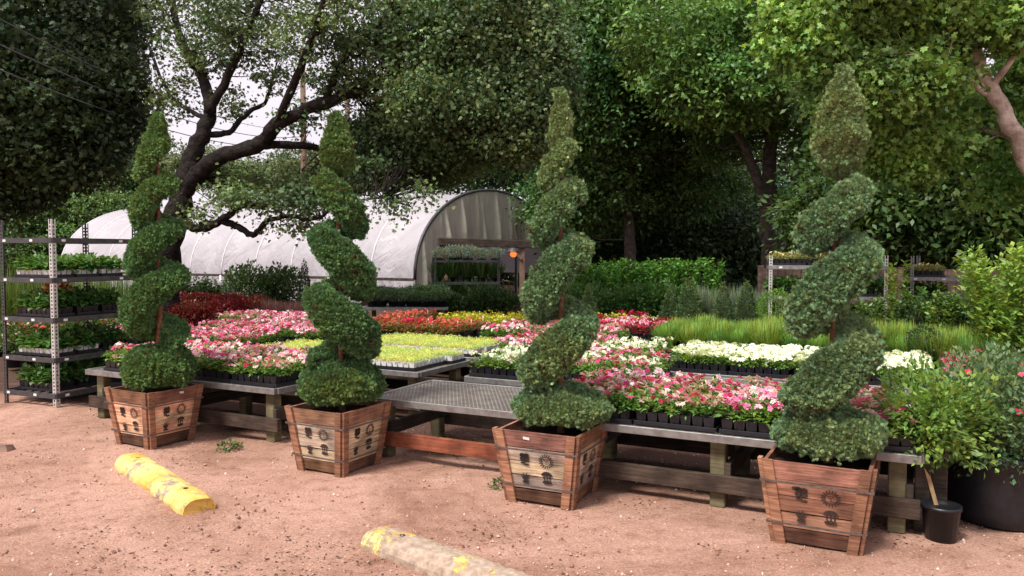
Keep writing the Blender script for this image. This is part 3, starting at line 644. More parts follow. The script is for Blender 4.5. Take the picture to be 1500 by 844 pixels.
bench('third row bench under the back lime seedlings', -5.9, -4.1, V3, V3 + .95, grid=False)
bench('third row bench under pink petunias in the middle behind the third topiary', -4.0, -2.5, V3, V3 + .95, grid=False)
bench('third row bench under white petunias', -2.1, .75, V3, V3 + .98)
bench('fourth row bench under pink petunias beyond the first topiary', -9.4, -7.2, V4, V4 + .95, grid=False)
bench('fourth row bench under copper and red bedding plants', -6.9, -4.9, V4, V4 + .95, grid=False)
bench('fourth row bench under mixed petunias behind the third topiary', -4.8, -2.6, V4, V4 + .95, grid=False)
bench('fourth row bench under the bright lime spiky plants', -2.5, 1.9, V4, V4 + .95, grid=False)
bench('fifth row bench under golden yellow bedding plants', -7.2, -4.6, V5, V5 + .95, grid=False)
bench('fifth row bench behind the third topiary with pink and red trays', -4.4, -2.6, V5, V5 + .95, grid=False)

# ================================================================== TRAYS OF BEDDING PLANTS
TL, TW = .54, .28
def tray_parts(kind, seed):
    """one tray: black flat > cell pots > foliage > blossoms; origin at its base centre"""
    r = np.random.RandomState(seed); root = empty('plant_tray')
    k = MB()
    for a, b, w in (((-TL / 2, -TW / 2), (TL / 2, -TW / 2), 0), ((-TL / 2, TW / 2), (TL / 2, TW / 2), 0), ((-TL / 2, -TW / 2), (-TL / 2, TW / 2), 0), ((TL / 2, -TW / 2), (TL / 2, TW / 2), 0)):
        k.beam((a[0] * .985, a[1] * .97, .014), (b[0] * .985, b[1] * .97, .014), .008, .028)
    k.box((0, 0, .004), (TL - .03, TW - .03, .006)); k.build('tray', M['blackplastic'], root)
    white = kind in ('lime', 'leafwhite')
    k = MB(); nx, ny = (8, 4) if white else (7, 4); z0, z1 = .012, (.075 if white else .088)
    for i in range(nx):
        for j in range(ny):
            cx = -TL / 2 + .012 + (i + .5) * (TL - .024) / nx; cy = -TW / 2 + .010 + (j + .5) * (TW - .02) / ny; a = (TL - .024) / nx / 2 - .002; b = a * .76
            dx, dy = r.uniform(-.002, .002, 2)
            vs = [(cx + sx * q + dx, cy + sy * q * .95 + dy, z) for z, q in ((z0, b), (z1, a)) for sx, sy in ((-1, -1), (1, -1), (1, 1), (-1, 1))]
            vs += [(cx + sx * a * .85, cy + sy * a * .85, z1 - .006) for sx, sy in ((-1, -1), (1, -1), (1, 1), (-1, 1))]
            k.add(vs, [(0, 1, 5, 4), (1, 2, 6, 5), (2, 3, 7, 6), (3, 0, 4, 7), (4, 5, 9, 8), (5, 6, 10, 9), (6, 7, 11, 10), (7, 4, 8, 11), (8, 9, 10, 11)])
    k.build('cell_pots', M['whiteplastic'] if white else M['blackplastic'], root)
    KD = {  # foliage count, height, leaf L, leaf colour, flower count, size, palette
        'pink': (1300, .13, .042, (.15, .30, .055), 135, .024, [((.70, .06, .24), .18), ((.82, .28, .48), .24), ((.88, .58, .66), .26), ((.58, .03, .09), .09), ((.90, .82, .80), .23)]),
        'deep': (1400, .11, .036, (.12, .24, .045), 165, .022, [((.68, .05, .22), .22), ((.82, .24, .45), .26), ((.88, .55, .64), .24), ((.52, .02, .08), .10), ((.90, .82, .82), .18)]),
        'pale': (1300, .12, .040, (.15, .29, .06), 135, .023, [((.84, .36, .52), .26), ((.86, .60, .60), .26), ((.88, .78, .70), .28), ((.66, .05, .16), .12), ((.82, .34, .26), .08)]),
        'hot': (1300, .10, .034, (.09, .17, .03), 180, .023, [((.78, .14, .34), .5), ((.84, .32, .5), .35), ((.62, .03, .1), .15)]),
        'white': (1400, .10, .034, (.19, .34, .07), 290, .023, [((.88, .90, .82), .85), ((.78, .86, .62), .15)]),
        'greenwhite': (1600, .10, .034, (.14, .26, .05), 90, .023, [((.80, .86, .70), .8), ((.8, .6, .6), .2)]),
        'lime': (4200, .055, .016, (.58, .66, .20), 0, 0, []),
        'gold': (1900, .13, .036, (.42, .40, .035), 40, .018, [((.70, .60, .05), 1)]),
        'copper': (1900, .12, .034, (.26, .12, .05), 80, .02, [((.62, .10, .07), .6), ((.66, .2, .12), .4)]),
        'redfol': (1900, .13, .036, (.18, .03, .03), 60, .022, [((.6, .02, .07), 1)]),
        'cream': (1700, .09, .03, (.30, .32, .12), 30, .018, [((.8, .7, .3), 1)]),
        'leaf': (900, .15, .075, (.085, .19, .048), 0, 0, []),
        'leafwhite': (900, .14, .075, (.095, .21, .05), 0, 0, []),
        'silver': (1800, .09, .026, (.22, .28, .20), 0, 0, []),
    }
    n, h, L, bc, fn, fs, pal = KD[kind]
    if seed % 2 == 0 and kind not in ('lime',):
        k = MB(); x0, y0 = r.uniform(-.2, .2), r.uniform(-.1, .05); k.box((x0, y0, .10 + h * .55), (.016, .0015, .12), r.uniform(-.5, .5)); k.build('plant_tag', M['label'], root)
    cells = np.array([(-TL / 2 + .012 + (i + .5) * (TL - .024) / nx, -TW / 2 + .010 + (j + .5) * (TW - .02) / ny) for i in range(nx) for j in range(ny)])
    ch = r.uniform(.6, 1.2, len(cells)); ch[r.uniform(size=len(cells)) < .07] *= .5
    ci = r.randint(0, len(cells), n); d = unit(np.stack([r.normal(size=n), r.normal(size=n), np.abs(r.normal(size=n)) * .9 + .1], 1)); q = r.uniform(.25, 1, n) ** .6
    if kind in ('lime',): sp = .036
    else: sp = .052
    c0 = np.stack([cells[ci, 0], cells[ci, 1], np.full(n, z1 - .004)], 1)
    pos = c0 + d * q[:, None] * np.stack([np.full(n, sp), np.full(n, sp), h * ch[ci]], 1)
    tip = unit(d * [1, 1, .35] + r.normal(0, .3, (n, 3))); nor = unit(np.array([[0, 0, 1.]]) + d * .3 + r.normal(0, .25, (n, 3)))
    LL = L * r.uniform(.65, 1.2, n)
    col = tint(n, bc, .28, .14, pos, 4, .15, r)
    if kind == 'copper':
        m = r.uniform(size=n) < .35; col[m] = tint(m.sum(), (.14, .2, .03), .3, .1, r=r)
    if kind == 'gold':
        m = r.uniform(size=n) < .3; col[m] = tint(m.sum(), (.2, .3, .03), .3, .1, r=r)
    wr = .62 if kind in ('leaf', 'leafwhite') else .5
    sets = [scatter(FOLD if kind in ('leaf', 'leafwhite') else LEAF, pos, tip, nor, LL, LL * wr, col)]
    build_scatter('foliage', sets, M['leaf'], root)
    if fn:
        w = np.array([p for _, p in pal]); w = w / w.sum()
        hue = r.choice(len(pal), len(cells), p=w)                      # each plant tends to one colour
        ci = r.randint(0, len(cells), fn); own = r.uniform(size=fn) < .35; pi = np.where(own, hue[ci], r.choice(len(pal), fn, p=w))
        pc = np.array([c for c, _ in pal])[pi] * r.uniform(.85, 1.1, (fn, 1))
        a = r.uniform(0, 6.28, fn); rad = r.uniform(0, 1, fn) ** .5 * .05
        pos = np.stack([cells[ci, 0] + rad * np.cos(a), cells[ci, 1] + rad * np.sin(a), z1 + h * ch[ci] * (1.0 - 6 * rad * rad / .05 * .6) + r.uniform(0, .02, fn)], 1)
        out = np.stack([np.cos(a) * rad * 9, np.sin(a) * rad * 9, np.full(fn, .8)], 1) + r.normal(0, .35, (fn, 3)) + np.array([-.05, -.3, 0])
        nor = unit(out); tip = unit(np.cross(nor, r.normal(size=(fn, 3)))); s = fs * r.uniform(.7, 1.2, fn)
        col = np.clip(pc, 0, .92)
        S1 = scatter(FLOWER, pos, tip, nor, s, s, col); S1['v'] = S1['v']  # petals
        cc = S1['c'].reshape(fn, 25, 3); base_i = [0, 5, 10, 15, 20]
        cc[:, base_i, :] = cc[:, base_i, :] * [.75, .5, .55] if kind not in ('white', 'greenwhite') else cc[:, base_i, :] * [.8, .95, .4]
        S1['c'] = cc.reshape(-1, 3)
        build_scatter('blossoms', [S1], M['petal'], root)
    return root
PROTO = {}
ORD = ['first', 'second', 'third', 'fourth', 'fifth', 'sixth', 'seventh', 'eighth', 'ninth', 'tenth']
used_proto = set()
def place_tray(kind, x, y, z, rz, label, group, seed=None):
    key = (kind, random.randrange(3 if kind in ('pink', 'deep', 'white', 'lime', 'pale') else 2))
    if key not in PROTO: PROTO[key] = tray_parts(kind, hash(key[0]) % 1 + 17 * key[1] + sum(map(ord, kind)))
    if key in used_proto: o = copy_tree(PROTO[key])
    else: o = PROTO[key]; used_proto.add(key)
    o.location = (x, y, z); o.rotation_euler = (0, 0, rz); tag(o, label, 'plant tray', group); return o
NTR = [0]
def block(kind, what, where, u0, u1, v0, nrow=3, group=None, z=BH + .002, jit=.006, skip=()):
    nu = max(1, int((u1 - u0 + .03) / (TL + .012)))
    for j in range(nrow):
        for i in range(nu):
            if (i, j) in skip: continue
            kk = kind if isinstance(kind, str) else random.choice(kind)
            u = u0 + TL / 2 + .01 + i * (TL + .012) + random.uniform(-jit, jit) + (.03 * j if random.random() < .3 else 0); v = v0 + .03 + TW / 2 + j * (TW + .014) + random.uniform(-jit, jit)
            x, y, _ = UV(u, v); rz = ROW + random.uniform(-.02, .02) + (PI if random.random() < .5 else 0)
            row = ['front', 'middle', 'back'][j] if nrow == 3 else ['front', 'back'][j] if nrow == 2 else 'only'
            lab = f"{what}, {ORD[i]} from left, {row} row, {where}"
            place_tray(kk, x, y, z, rz, lab, group or what + ', ' + where); NTR[0] += 1
block(['pale', 'pink', 'pale'], 'tray of pale pink petunias', 'bench left of second crate', -6.9, -4.7, V1, 3)
block(['pink', 'pink', 'pale'], 'tray of pink petunias', 'front bench right of third crate', -2.17, .07, V1, 3)
block('lime', 'white celled tray of lime seedlings', 'second row bench', -6.4, -4.13, V2, 3)
block('lime', 'white celled tray of lime seedlings', 'third row bench', -5.86, -4.12, V3, 3)
block('deep', 'tray of deep pink petunias', 'second row behind first topiary', -8.85, -6.52, V2, 3)
block('deep', 'tray of deep pink petunias', 'third row behind first topiary', -8.45, -6.08, V3, 3)
block(['deep', 'pink'], 'tray of pink petunias', 'fourth row beyond first topiary', -9.35, -7.25, V4, 3)
block(['pale', 'pink', 'greenwhite'], 'tray of pink petunias', 'second row behind third topiary', -3.6, -1.85, V2, 3)
block(['pink', 'deep'], 'tray of pink petunias', 'third row in the middle', -3.98, -2.8, V3, 3)
block('greenwhite', 'tray of green and white petunias', 'third row beside the whites', -2.86, -2.3, V3, 3, z=BH + .002)
block('white', 'tray of white petunias', 'third row bench', -2.06, .2, V3, 3)
block(['hot'], 'tray of bright pink vinca', 'third row right of the whites', .2, .76, V3, 3)
block(['pale', 'pink'], 'tray of pink petunias', 'fourth row behind third topiary', -4.78, -2.62, V4, 3)
block(['copper', 'copper', 'redfol'], 'tray of copper red bedding', 'fourth row bench', -6.85, -4.93, V4, 3)
block(['gold'], 'tray of golden bedding', 'fifth row bench', -6.2, -4.6, V5, 3)
block(['copper'], 'tray of copper bedding', 'left end of fifth row', -7.2, -6.2, V5, 3)
block(['redfol', 'deep'], 'tray of red and pink flowers', 'fifth row behind third topiary', -4.35, -2.65, V5, 3)

# ================================================================== SLATTED STEEL RACKS
def rack(label, loc, rz, W, Dp, H, shelves, post_mats, beam=M['steel_dark'], group=None, shelf_len=None, tags=True):
    root = empty('plant_rack', loc, rz, label=label, cat='rack', group=group)
    for i, (x, y) in enumerate(((0, 0), (W, 0), (0, Dp), (W, Dp))):
        k = MB(); t = .004; w = .045; sx = 1 if x == 0 else -1; sy = 1 if y == 0 else -1
        # slotted angle: two flanges made of rungs and rails, so the holes are real
        for (ax_, ay) in ((1, 0), (0, 1)):
            for e in (0, 1):
                q = e * (w - .013) + .0065; k.box((x + sx * ax_ * q, y + sy * ay * q, H / 2), (.013 if ax_ else t, .013 if ay else t, H))
            z = .02
            while z < H - .02:
                q = w / 2; k.box((x + sx * ax_ * q, y + sy * ay * q, z), (w - .026 if ax_ else t * .9, w - .026 if ay else t * .9, .018)); z += .038
        k.build('post', post_mats[i], root)
    for z in shelves:
        k = MB(); h = .052
        k.beam((0, -.003, z - h / 2), (W, -.003, z - h / 2), .012, h); k.beam((0, Dp + .003, z - h / 2), (W, Dp + .003, z - h / 2), .012, h)
        k.beam((-.003, 0, z - h / 2), (-.003, Dp, z - h / 2), .012, h); k.beam((W + .003, 0, z - h / 2), (W + .003, Dp, z - h / 2), .012, h)
        n = int(W / .12)
        if z < H - .25 or not tags:
            for i in range(n): k.box((W * (i + .5) / n, Dp / 2, z - .012), (.035, Dp - .02, .01))
        s = k.build('shelf', beam, root)
        if tags:
            t = MB()
            for q in (.10, .62): t.box((W * q, -.0105, z - h * .5), (.045, .002, .024))
            for q in (.12, .8): t.box((W + .0105, Dp * q, z - h * .5), (.002, .045, .024))
            t.build('paper_tag', M['label'], s)
    return root
gx, gy = -5.40, 8.33                        # left rack: front corner post is the pale one
R1 = rack('tall shelf rack of leafy potted plants at the far left', (gx, gy, 0), R(-23), .79, 1.02, 1.94, (.15, .52, .93, 1.34, 1.75), (M['steel_dark'], M['galvpale'], M['steel_dark'], M['steel_dark']))
def rackpt(x, y, z): c, s = math.cos(R(-23)), math.sin(R(-23)); return (gx + c * x - s * y, gy + s * x + c * y, z)
for si, (z, kind, nm) in enumerate(((.15, 'leaf', 'bottom shelf'), (.52, 'leafwhite', 'second lowest shelf'), (.93, 'leaf', 'third shelf up'), (1.34, 'leafwhite', 'fourth shelf up'))):
    for j in range(3):
        x, y, _ = rackpt(.39, .2 + .31 * j, z); kk = kind if not (kind == 'leafwhite' and j == 2 and z < 1) else 'leaf'
        place_tray(kk, x, y, z + .002, R(-23) + (PI if j % 2 else 0), f"{'white' if kk == 'leafwhite' else 'black'} potted tray of green foliage, {['front', 'middle', 'back'][j]} of the left rack's {nm}", 'foliage trays on the left rack')
rk = [M['galvpale'], M['galvpale'], M['galv'], M['galv']]
a = D(1126, 440, 11.0); b = D(1300, 440, 10.6)
ang = math.atan2(b[1] - a[1], b[0] - a[0]); Wd = math.hypot(b[0] - a[0], b[1] - a[1])
rack('grey shelf rack behind the fourth topiary', (a[0], a[1], 0), ang, Wd, .6, 1.56, (.62, 1.0, 1.42), rk, M['galv'])
for si, z in enumerate((.62, 1.0, 1.42)):
    for i, q in enumerate((.17, .5, .83)):
        x, y = a[0] + (b[0] - a[0]) * q - math.sin(ang) * .3, a[1] + (b[1] - a[1]) * q + math.cos(ang) * .3
        place_tray(['leaf', 'leaf', 'cream'][si], x, y, z + .002, ang, f"tray of {'pale' if si == 2 else 'dark'} foliage, {['left', 'middle', 'right'][i]} on {['low', 'middle', 'top'][si]} shelf of rack behind fourth topiary", 'trays on the rack behind the fourth topiary')
a = D(1333, 440, 11.6); b = D(1413, 440, 11.2)
ang = math.atan2(b[1] - a[1], b[0] - a[0]); Wd = math.hypot(b[0] - a[0], b[1] - a[1])
rack('narrow grey shelf rack in front of the brown fence', (a[0], a[1], 0), ang, Wd, .6, 1.55, (.55, .91, 1.24), [M['galv']] * 4, M['galv'])
for si, z in enumerate((.55, .91, 1.24)):
    for i, q in enumerate((.33, .99)):
        x, y = a[0] + (b[0] - a[0]) * min(q, .78) - math.sin(ang) * .3 - (0 if i else .1), a[1] + (b[1] - a[1]) * min(q, .78) + math.cos(ang) * .3
        if i == 1: x, y = x + .12, y
        place_tray(['leaf', 'leaf', 'cream'][si], x, y, z + .002, ang + PI / 2 if False else ang, f"tray of small foliage, {['left', 'right'][i]} on {['low', 'middle', 'top'][si]} shelf of rack before the fence", 'trays on the rack before the fence') if Wd > .9 or i == 0 else None

# ================================================================== POTTED SHRUBS AND ROWS OF PLANTS
def pot_mb(k, r0, r1, h, n=18): k.lathe((0, 0, 0), [(.001, .0), (r0, 0), (r1 * .98, h * .9), (r1 * 1.05, h * .9), (r1 * 1.05, h), (r1 * .95, h), (r1 * .92, h * .9), (.001, h * .88)], n)
def shrub_proto(name, kind, h, w, seed, base, leaf=(.04, .07), n=1400, potr=.13, poth=.2, T=LEAF, wr=.5, potmat='blackplastic', flowers=None, cat=None, mat='leaf', gap=0., stems=7, spread=1.):
    r = np.random.RandomState(seed); root = empty(name)
    if potr: k = MB(); pot_mb(k, potr * .8, potr, poth); k.build('pot', M[potmat], root)
    up = np.array([0, 0, 1.])
    if kind == 'blade':
        a = r.uniform(0, 6.28, n); rad = r.uniform(0, 1, n) ** .5 * potr * .95; pos = np.stack([rad * np.cos(a), rad * np.sin(a), np.full(n, poth * .9)], 1)
        lean = r.uniform(.0, .55, n) * spread; b = a + r.normal(0, .6, n); tip = unit(np.stack([np.cos(b) * lean, np.sin(b) * lean, np.ones(n)], 1))
        nor = unit(np.stack([np.cos(b), np.sin(b), lean * -1 + .3], 1)); L = h * r.uniform(.55, 1.05, n)
        S = [scatter(BLADE, pos, tip, nor, L, leaf[0] * np.ones(n), tint(n, base, .42, .2, r=r))]
    elif kind == 'upright':       # many leafy stems
        S = []; ns = stems; pos = []; tip = []
        for q in range(ns):
            a = r.uniform(0, 6.28); t0 = np.array([math.cos(a) * potr * .4, math.sin(a) * potr * .4, poth]); t1 = t0 + np.array([math.cos(a) * w * r.uniform(.2, .75), math.sin(a) * w * r.uniform(.2, .75), (h - poth) * r.uniform(.7, 1.)])
            m = n // ns; t = r.uniform(.12, 1, m) ** .8; p = t0 + (t1 - t0) * t[:, None] + r.normal(0, .02 + .02 * w, (m, 3)); pos.append(p)
            b = r.uniform(0, 6.28, m); tip.append(np.stack([np.cos(b), np.sin(b), r.uniform(.1, 1.1, m)], 1))
        pos = np.concatenate(pos); tip = unit(np.concatenate(tip)); m = len(pos); L = r.uniform(leaf[0], leaf[1], m)
        S = [scatter(T, pos, tip, unit(up + r.normal(0, .5, (m, 3))), L, L * wr, tint(m, base, .32, .12, pos, 3, .2, r))]
    else:                         # 'ball' 'cone' 'mound' 'loose'
        m = n; d = unit(r.normal(size=(m, 3))); z = r.uniform(0, 1, m)
        if kind == 'cone':
            a = r.uniform(0, 6.28, m); z = 1 - np.sqrt(r.uniform(0, 1, m)); rr_ = w * (1 - z) ** .85 * (1 + .14 * np.sin(z * 40 + a)) * r.uniform(.75, 1.03, m)
            pos = np.stack([rr_ * np.cos(a), rr_ * np.sin(a), poth + z * (h - poth)], 1); out = np.stack([np.cos(a), np.sin(a), np.full(m, .8)], 1)
        else:
            q = r.uniform(.55, 1, m) ** .5 if kind == 'ball' else r.uniform(0, 1, m) ** .38
            bump = 1 + (gap or (.18 if kind != 'ball' else .05)) * nz(d, .7, seed)
            pos = d * (q * bump)[:, None] * [w, w, (h - poth) / 2 * (1.0)] + [0, 0, poth + (h - poth) / 2]; out = d + [0, 0, .25]
        L = r.uniform(leaf[0], leaf[1], m)
        S = [scatter(T, pos, unit(out + r.normal(0, .5, (m, 3))), unit(out * .4 + up * .7 + r.normal(0, .4, (m, 3))), L, L * wr, tint(m, base, .32, .12, pos, 3, .2, r))]
    k = MB(); rs = random.Random(seed)
    if kind != 'blade':
        for q in range(min(stems, 6)):
            a = rs.uniform(0, 6.28); k.tube([(0, 0, poth * .8), (math.cos(a) * w * .25, math.sin(a) * w * .25, poth + (h - poth) * .4), (math.cos(a) * w * .45, math.sin(a) * w * .45, poth + (h - poth) * .7)], [.008, .006, .003], 5)
        k.build('stems', M['greybark'], root)
    build_scatter('foliage', S, M[mat], root)
    if flowers:
        fn, fs, fc = flowers; allv = S[0]['v']; idx = r.randint(0, len(allv), fn * 4); p = allv[idx]; sc_ = p[:, 2] + .6 * np.abs(p[:, 0]) - .5 * p[:, 1]; p = p[np.argsort(-sc_)[:fn * 2:2]]
        fn = len(p); pc = np.array(fc)[r.randint(0, len(fc), fn)]; nor = unit(p - [0, 0, poth] + r.normal(0, .1, (fn, 3)) + [0, -.2, .1]); s = fs * r.uniform(.8, 1.2, fn)
        build_scatter('blossoms', [scatter(FLOWER, p + nor * .02, unit(np.cross(nor, r.normal(size=(fn, 3)))), nor, s, s, pc), scatter(FLOWER, p + nor * .026, unit(np.cross(nor, r.normal(size=(fn, 3)))), nor, s * .6, s * .6, pc * .8)], M['petal'], root)
    return root
def put(proto_list, spots, name_fn, cat, group, zs=None, rot=True, scale=(.9, 1.12)):
    for i, s in enumerate(spots):
        p = proto_list[i % len(proto_list)]
        o = p if i < len(proto_list) else copy_tree(p)
        x, y, z = s; o.location = (x, y, z)
        k = random.uniform(*scale); o.scale = (k, k, k * random.uniform(.96, 1.05)); o.rotation_euler = (0, 0, random.uniform(0, 6.28) if rot else 0)
        tag(o, name_fn(i), cat, group)
def line(px0, px1, n, Y0, Y1, z=0., jit=.05):
    return [(lambda q: (q[0] + random.uniform(-jit, jit), q[1] + random.uniform(-jit, jit), z))(D(px0 + (px1 - px0) * (i / max(1, n - 1)), 400, Y0 + (Y1 - Y0) * (i / max(1, n - 1)))) for i in range(n)]
def nth(i, n, what, where): return f"{what}, {ORD[i]} from left, {where}"

# dark red leafed plants and brown grasses beyond the pink field
z5 = .02
pr = [shrub_proto('red_leaf_plant', 'loose', .56, .27, 40 + i, [(.17, .014, .022), (.16, .035, .022)][i % 2], (.03, .06), 1500, .12, .18) for i in range(4)]
sp = line(262, 375, 8, 14.2, 14.6, .3) + line(258, 372, 8, 13.4, 13.7, .16)
put(pr, sp, lambda i: nth(i % 8, 8, 'dark red leafed plant', ['back row', 'front row'][i // 8] + ' beyond the pink petunias'), 'potted plant', 'dark red leafed plants beyond the pink petunias')
pr = [shrub_proto('brown_grass', 'blade', .52, .2, 50 + i, (.20, .10, .09), (.008,), 420, .11, .15, spread=.8) for i in range(2)]
put(pr, line(378, 446, 7, 13.6, 14.0, .1), lambda i: nth(i, 7, 'tuft of purplish brown grass', 'right of the red leafed plants'), 'grass', 'brownish grass tufts right of the red plants')
pr = [shrub_proto('green_shrub', 'upright', 1.05, .3, 60 + i, (.11, .20, .06), (.04, .07), 1500, .14, .22, stems=10) for i in range(3)]
put(pr, line(266, 342, 7, 16, 16.2, .05), lambda i: nth(i, 7, 'upright green potted shrub', 'in front of the polytunnel side'), 'shrub', 'upright green shrubs in front of the polytunnel side')
pr = [shrub_proto('leafy_shrub', 'loose', 1.25, .42, 65 + i, (.060, .105, .035), (.05, .09), 2600, .16, .24, stems=6) for i in range(2)]
put(pr, line(362, 418, 3, 15.4, 15.6, .05), lambda i: nth(i, 3, 'bushy dark green potted shrub', 'left of the second topiary'), 'shrub', 'bushy dark shrubs left of the second topiary')
o = shrub_proto('silver_shrub', 'loose', 1.0, .18, 69, (.22, .27, .24), (.03, .05), 1000, .12, .2); o.location = D(338, 400, 15.2)[:2] + (0,); tag(o, 'narrow silvery blue shrub between the green shrubs at left', 'shrub')
pr = [shrub_proto('columnar_conifer', 'cone', 1.35, .17, 70 + i, (.045, .085, .035), (.03, .05), 3000, .14, .22, stems=1) for i in range(1)]
put(pr, [D(446, 400, 14.2)[:2] + (.1,)], lambda i: 'narrow dark columnar conifer just left of the second topiary', 'shrub', None)
# low juniper rows by the tunnel skirt, on a table
pr = [shrub_proto('low_juniper', 'loose', .3, .26, 75 + i, (.10, .17, .075), (.02, .04), 1300, .11, .1) for i in range(3)]
put(pr, line(540, 640, 9, 15.6, 15.6, .62) + line(548, 648, 9, 15.0, 15.0, .58), lambda i: nth(i % 9, 9, 'low grey green juniper', ['back row', 'front row'][i // 9] + ' by the tunnel skirt'), 'potted plant', 'low junipers on the table by the tunnel skirt')
def table(label, px0, px1, Y, z, dp=.9, mat='galv'):
    a, b = D(px0, 420, Y), D(px1, 420, Y); L = b[0] - a[0]; root = empty('display_table', (a[0], Y - .3, 0), label=label, cat='table')
    k = MB(); k.box((L / 2, dp / 2, z - .03), (L, dp, .05)); k.build('tabletop', M[mat], root)
    for x in (.1, L - .1):
        for y in (.08, dp - .08): k = MB(); k.beam((x, y, 0), (x, y, z - .056), .08, .08, (0, 1, 0)); k.build('leg', M['post'], root)
table('grey display table of low junipers beside the tunnel skirt', 530, 658, 15.0, .575, 1.1)
# rack with silver trailing plants in front of the tunnel mouth
a = D(636, 420, 16.); b = D(732, 420, 16.)
rack('black rack topped with silvery trailing plants in front of the polytunnel mouth', (a[0], a[1], 0), 0, b[0] - a[0], .7, 1.62, (.55, 1.0, 1.45), [M['steel_dark']] * 4, M['steel_dark'], tags=False)
pr = [shrub_proto('trailing_plant', 'loose', .30, .22, 80 + i, (.27, .33, .26), (.02, .035), 1700, .1, .06) for i in range(2)]
put(pr, line(645, 724, 5, 16.15, 16.15, 1.42, .02), lambda i: nth(i, 5, 'silvery trailing plant', 'on top of the black rack'), 'potted plant', 'silvery trailing plants on the black rack')
pr = [shrub_proto('fern', 'blade', .42, .2, 85 + i, (.06, .12, .03), (.03,), 160, .1, .1, spread=1.6) for i in range(2)]
put(pr, line(645, 724, 5, 16.2, 16.2, 1.0, .02), lambda i: nth(i, 5, 'fern pot', 'on the middle shelf of the black rack'), 'potted plant', 'ferns on the black rack')
put([copy_tree(p) for p in pr], line(645, 724, 5, 16.2, 16.2, .55, .02), lambda i: nth(i, 5, 'fern pot', 'on the lowest shelf of the black rack'), 'potted plant', 'ferns on the black rack')
pr = [shrub_proto('leafy_shrub', 'loose', 1.05, .36, 90 + i, (.05, .10, .03), (.05, .1), 2000, .15, .2) for i in range(2)]
put(pr, line(622, 745, 6, 15.3, 14.9, 0), lambda i: nth(i, 6, 'dark leafy shrub', 'at the foot of the black rack'), 'shrub', 'dark leafy shrubs at the foot of the black rack', scale=(.7, .95))
# leafy green potted rows right of the third topiary
pr = [shrub_proto('green_shrub', 'upright', 1.35, .38, 95 + i, (.12, .28, .05), (.06, .10), 1500, .15, .24, stems=9) for i in range(3)]
put(pr, line(838, 1030, 10, 14.6, 15.6, .05) , lambda i: nth(i, 10, 'bright leafy potted shrub', 'back row right of the third topiary'), 'shrub', 'bright leafy shrubs right of the third topiary', scale=(.92, 1.08))
pr = [shrub_proto('leafy_shrub', 'loose', .95, .33, 99 + i, (.075, .17, .04), (.05, .09), 1700, .15, .22) for i in range(3)]
put(pr, line(846, 1018, 9, 13.2, 13.8, .05), lambda i: nth(i, 9, 'dark leafy shrub', 'before the bright shrubs right of third topiary'), 'shrub', 'dark leafy shrubs right of the third topiary')
pr = [shrub_proto('small_conifer', 'cone', .78, .19, 105 + i, (.09, .15, .055), (.02, .04), 2400, .12, .16, stems=1) for i in range(2)]
cs = [(862, .9, 12.2), (982, .95, 11.9), (1008, .85, 11.6), (1060, 1.2, 11.4), (1094, .95, 11.7), (1014, .6, 12.6)]
put(pr, [D(px, 400, Y)[:2] + (.42,) for px, k, Y in cs], lambda i: nth(i, 6, 'small conical conifer in a black pot', 'between third and fourth topiary') if i != 3 else 'tallest small conical conifer, in a black pot, between the third and fourth topiary', 'conifer', 'small conical conifers between third and fourth topiary')
table('low grey table under the small conical conifers', 955, 1112, 11.5, .42, .9)
table('low grey table left of the small conifers with yellow trays', 850, 950, 12.2, .42, .9)
for i, (px, Y, kk, nm) in enumerate(((895, 12.2, 'gold', 'tray of yellow flowers'), (940, 12.3, 'cream', 'tray of pale yellow foliage'), (925, 12.65, 'redfol', 'tray of crimson flowers'), (985, 12.0, 'silver', 'tray of silvery seedlings'))):
    x, y, _ = D(px, 400, Y); place_tray(kk, x, y, .424 if Y < 12.5 else .424, 0, nm + ' on the low tables beyond the third topiary', 'odd trays beyond the third topiary') if Y < 12.5 else place_tray(kk, x, y, .424, 0, nm + ' at the back of the low tables beyond third topiary', 'odd trays beyond the third topiary')
pr = [shrub_proto('silver_grass', 'blade', .5, .2, 110 + i, (.20, .26, .16), (.007,), 500, .11, .14, spread=1.1) for i in range(2)]
put(pr, line(1018, 1122, 9, 12.9, 12.7, .40), lambda i: nth(i, 9, 'silvery grass tuft', 'behind the small conifers'), 'grass', 'silvery grasses behind the small conifers')
table('long low table under the silvery grasses', 1008, 1130, 12.7, .40, .8)
o = shrub_proto('round_shrub', 'ball', .62, .24, 115, (.13, .26, .035), (.02, .035), 2600, .1, .12); o.location = D(1137, 400, 10.3)[:2] + (.5,); tag(o, 'round bright green shrub beside the rack post left of the fourth topiary', 'shrub')
table('small grey table under the round bright green shrub', 1100, 1175, 10.3, .5, .7)
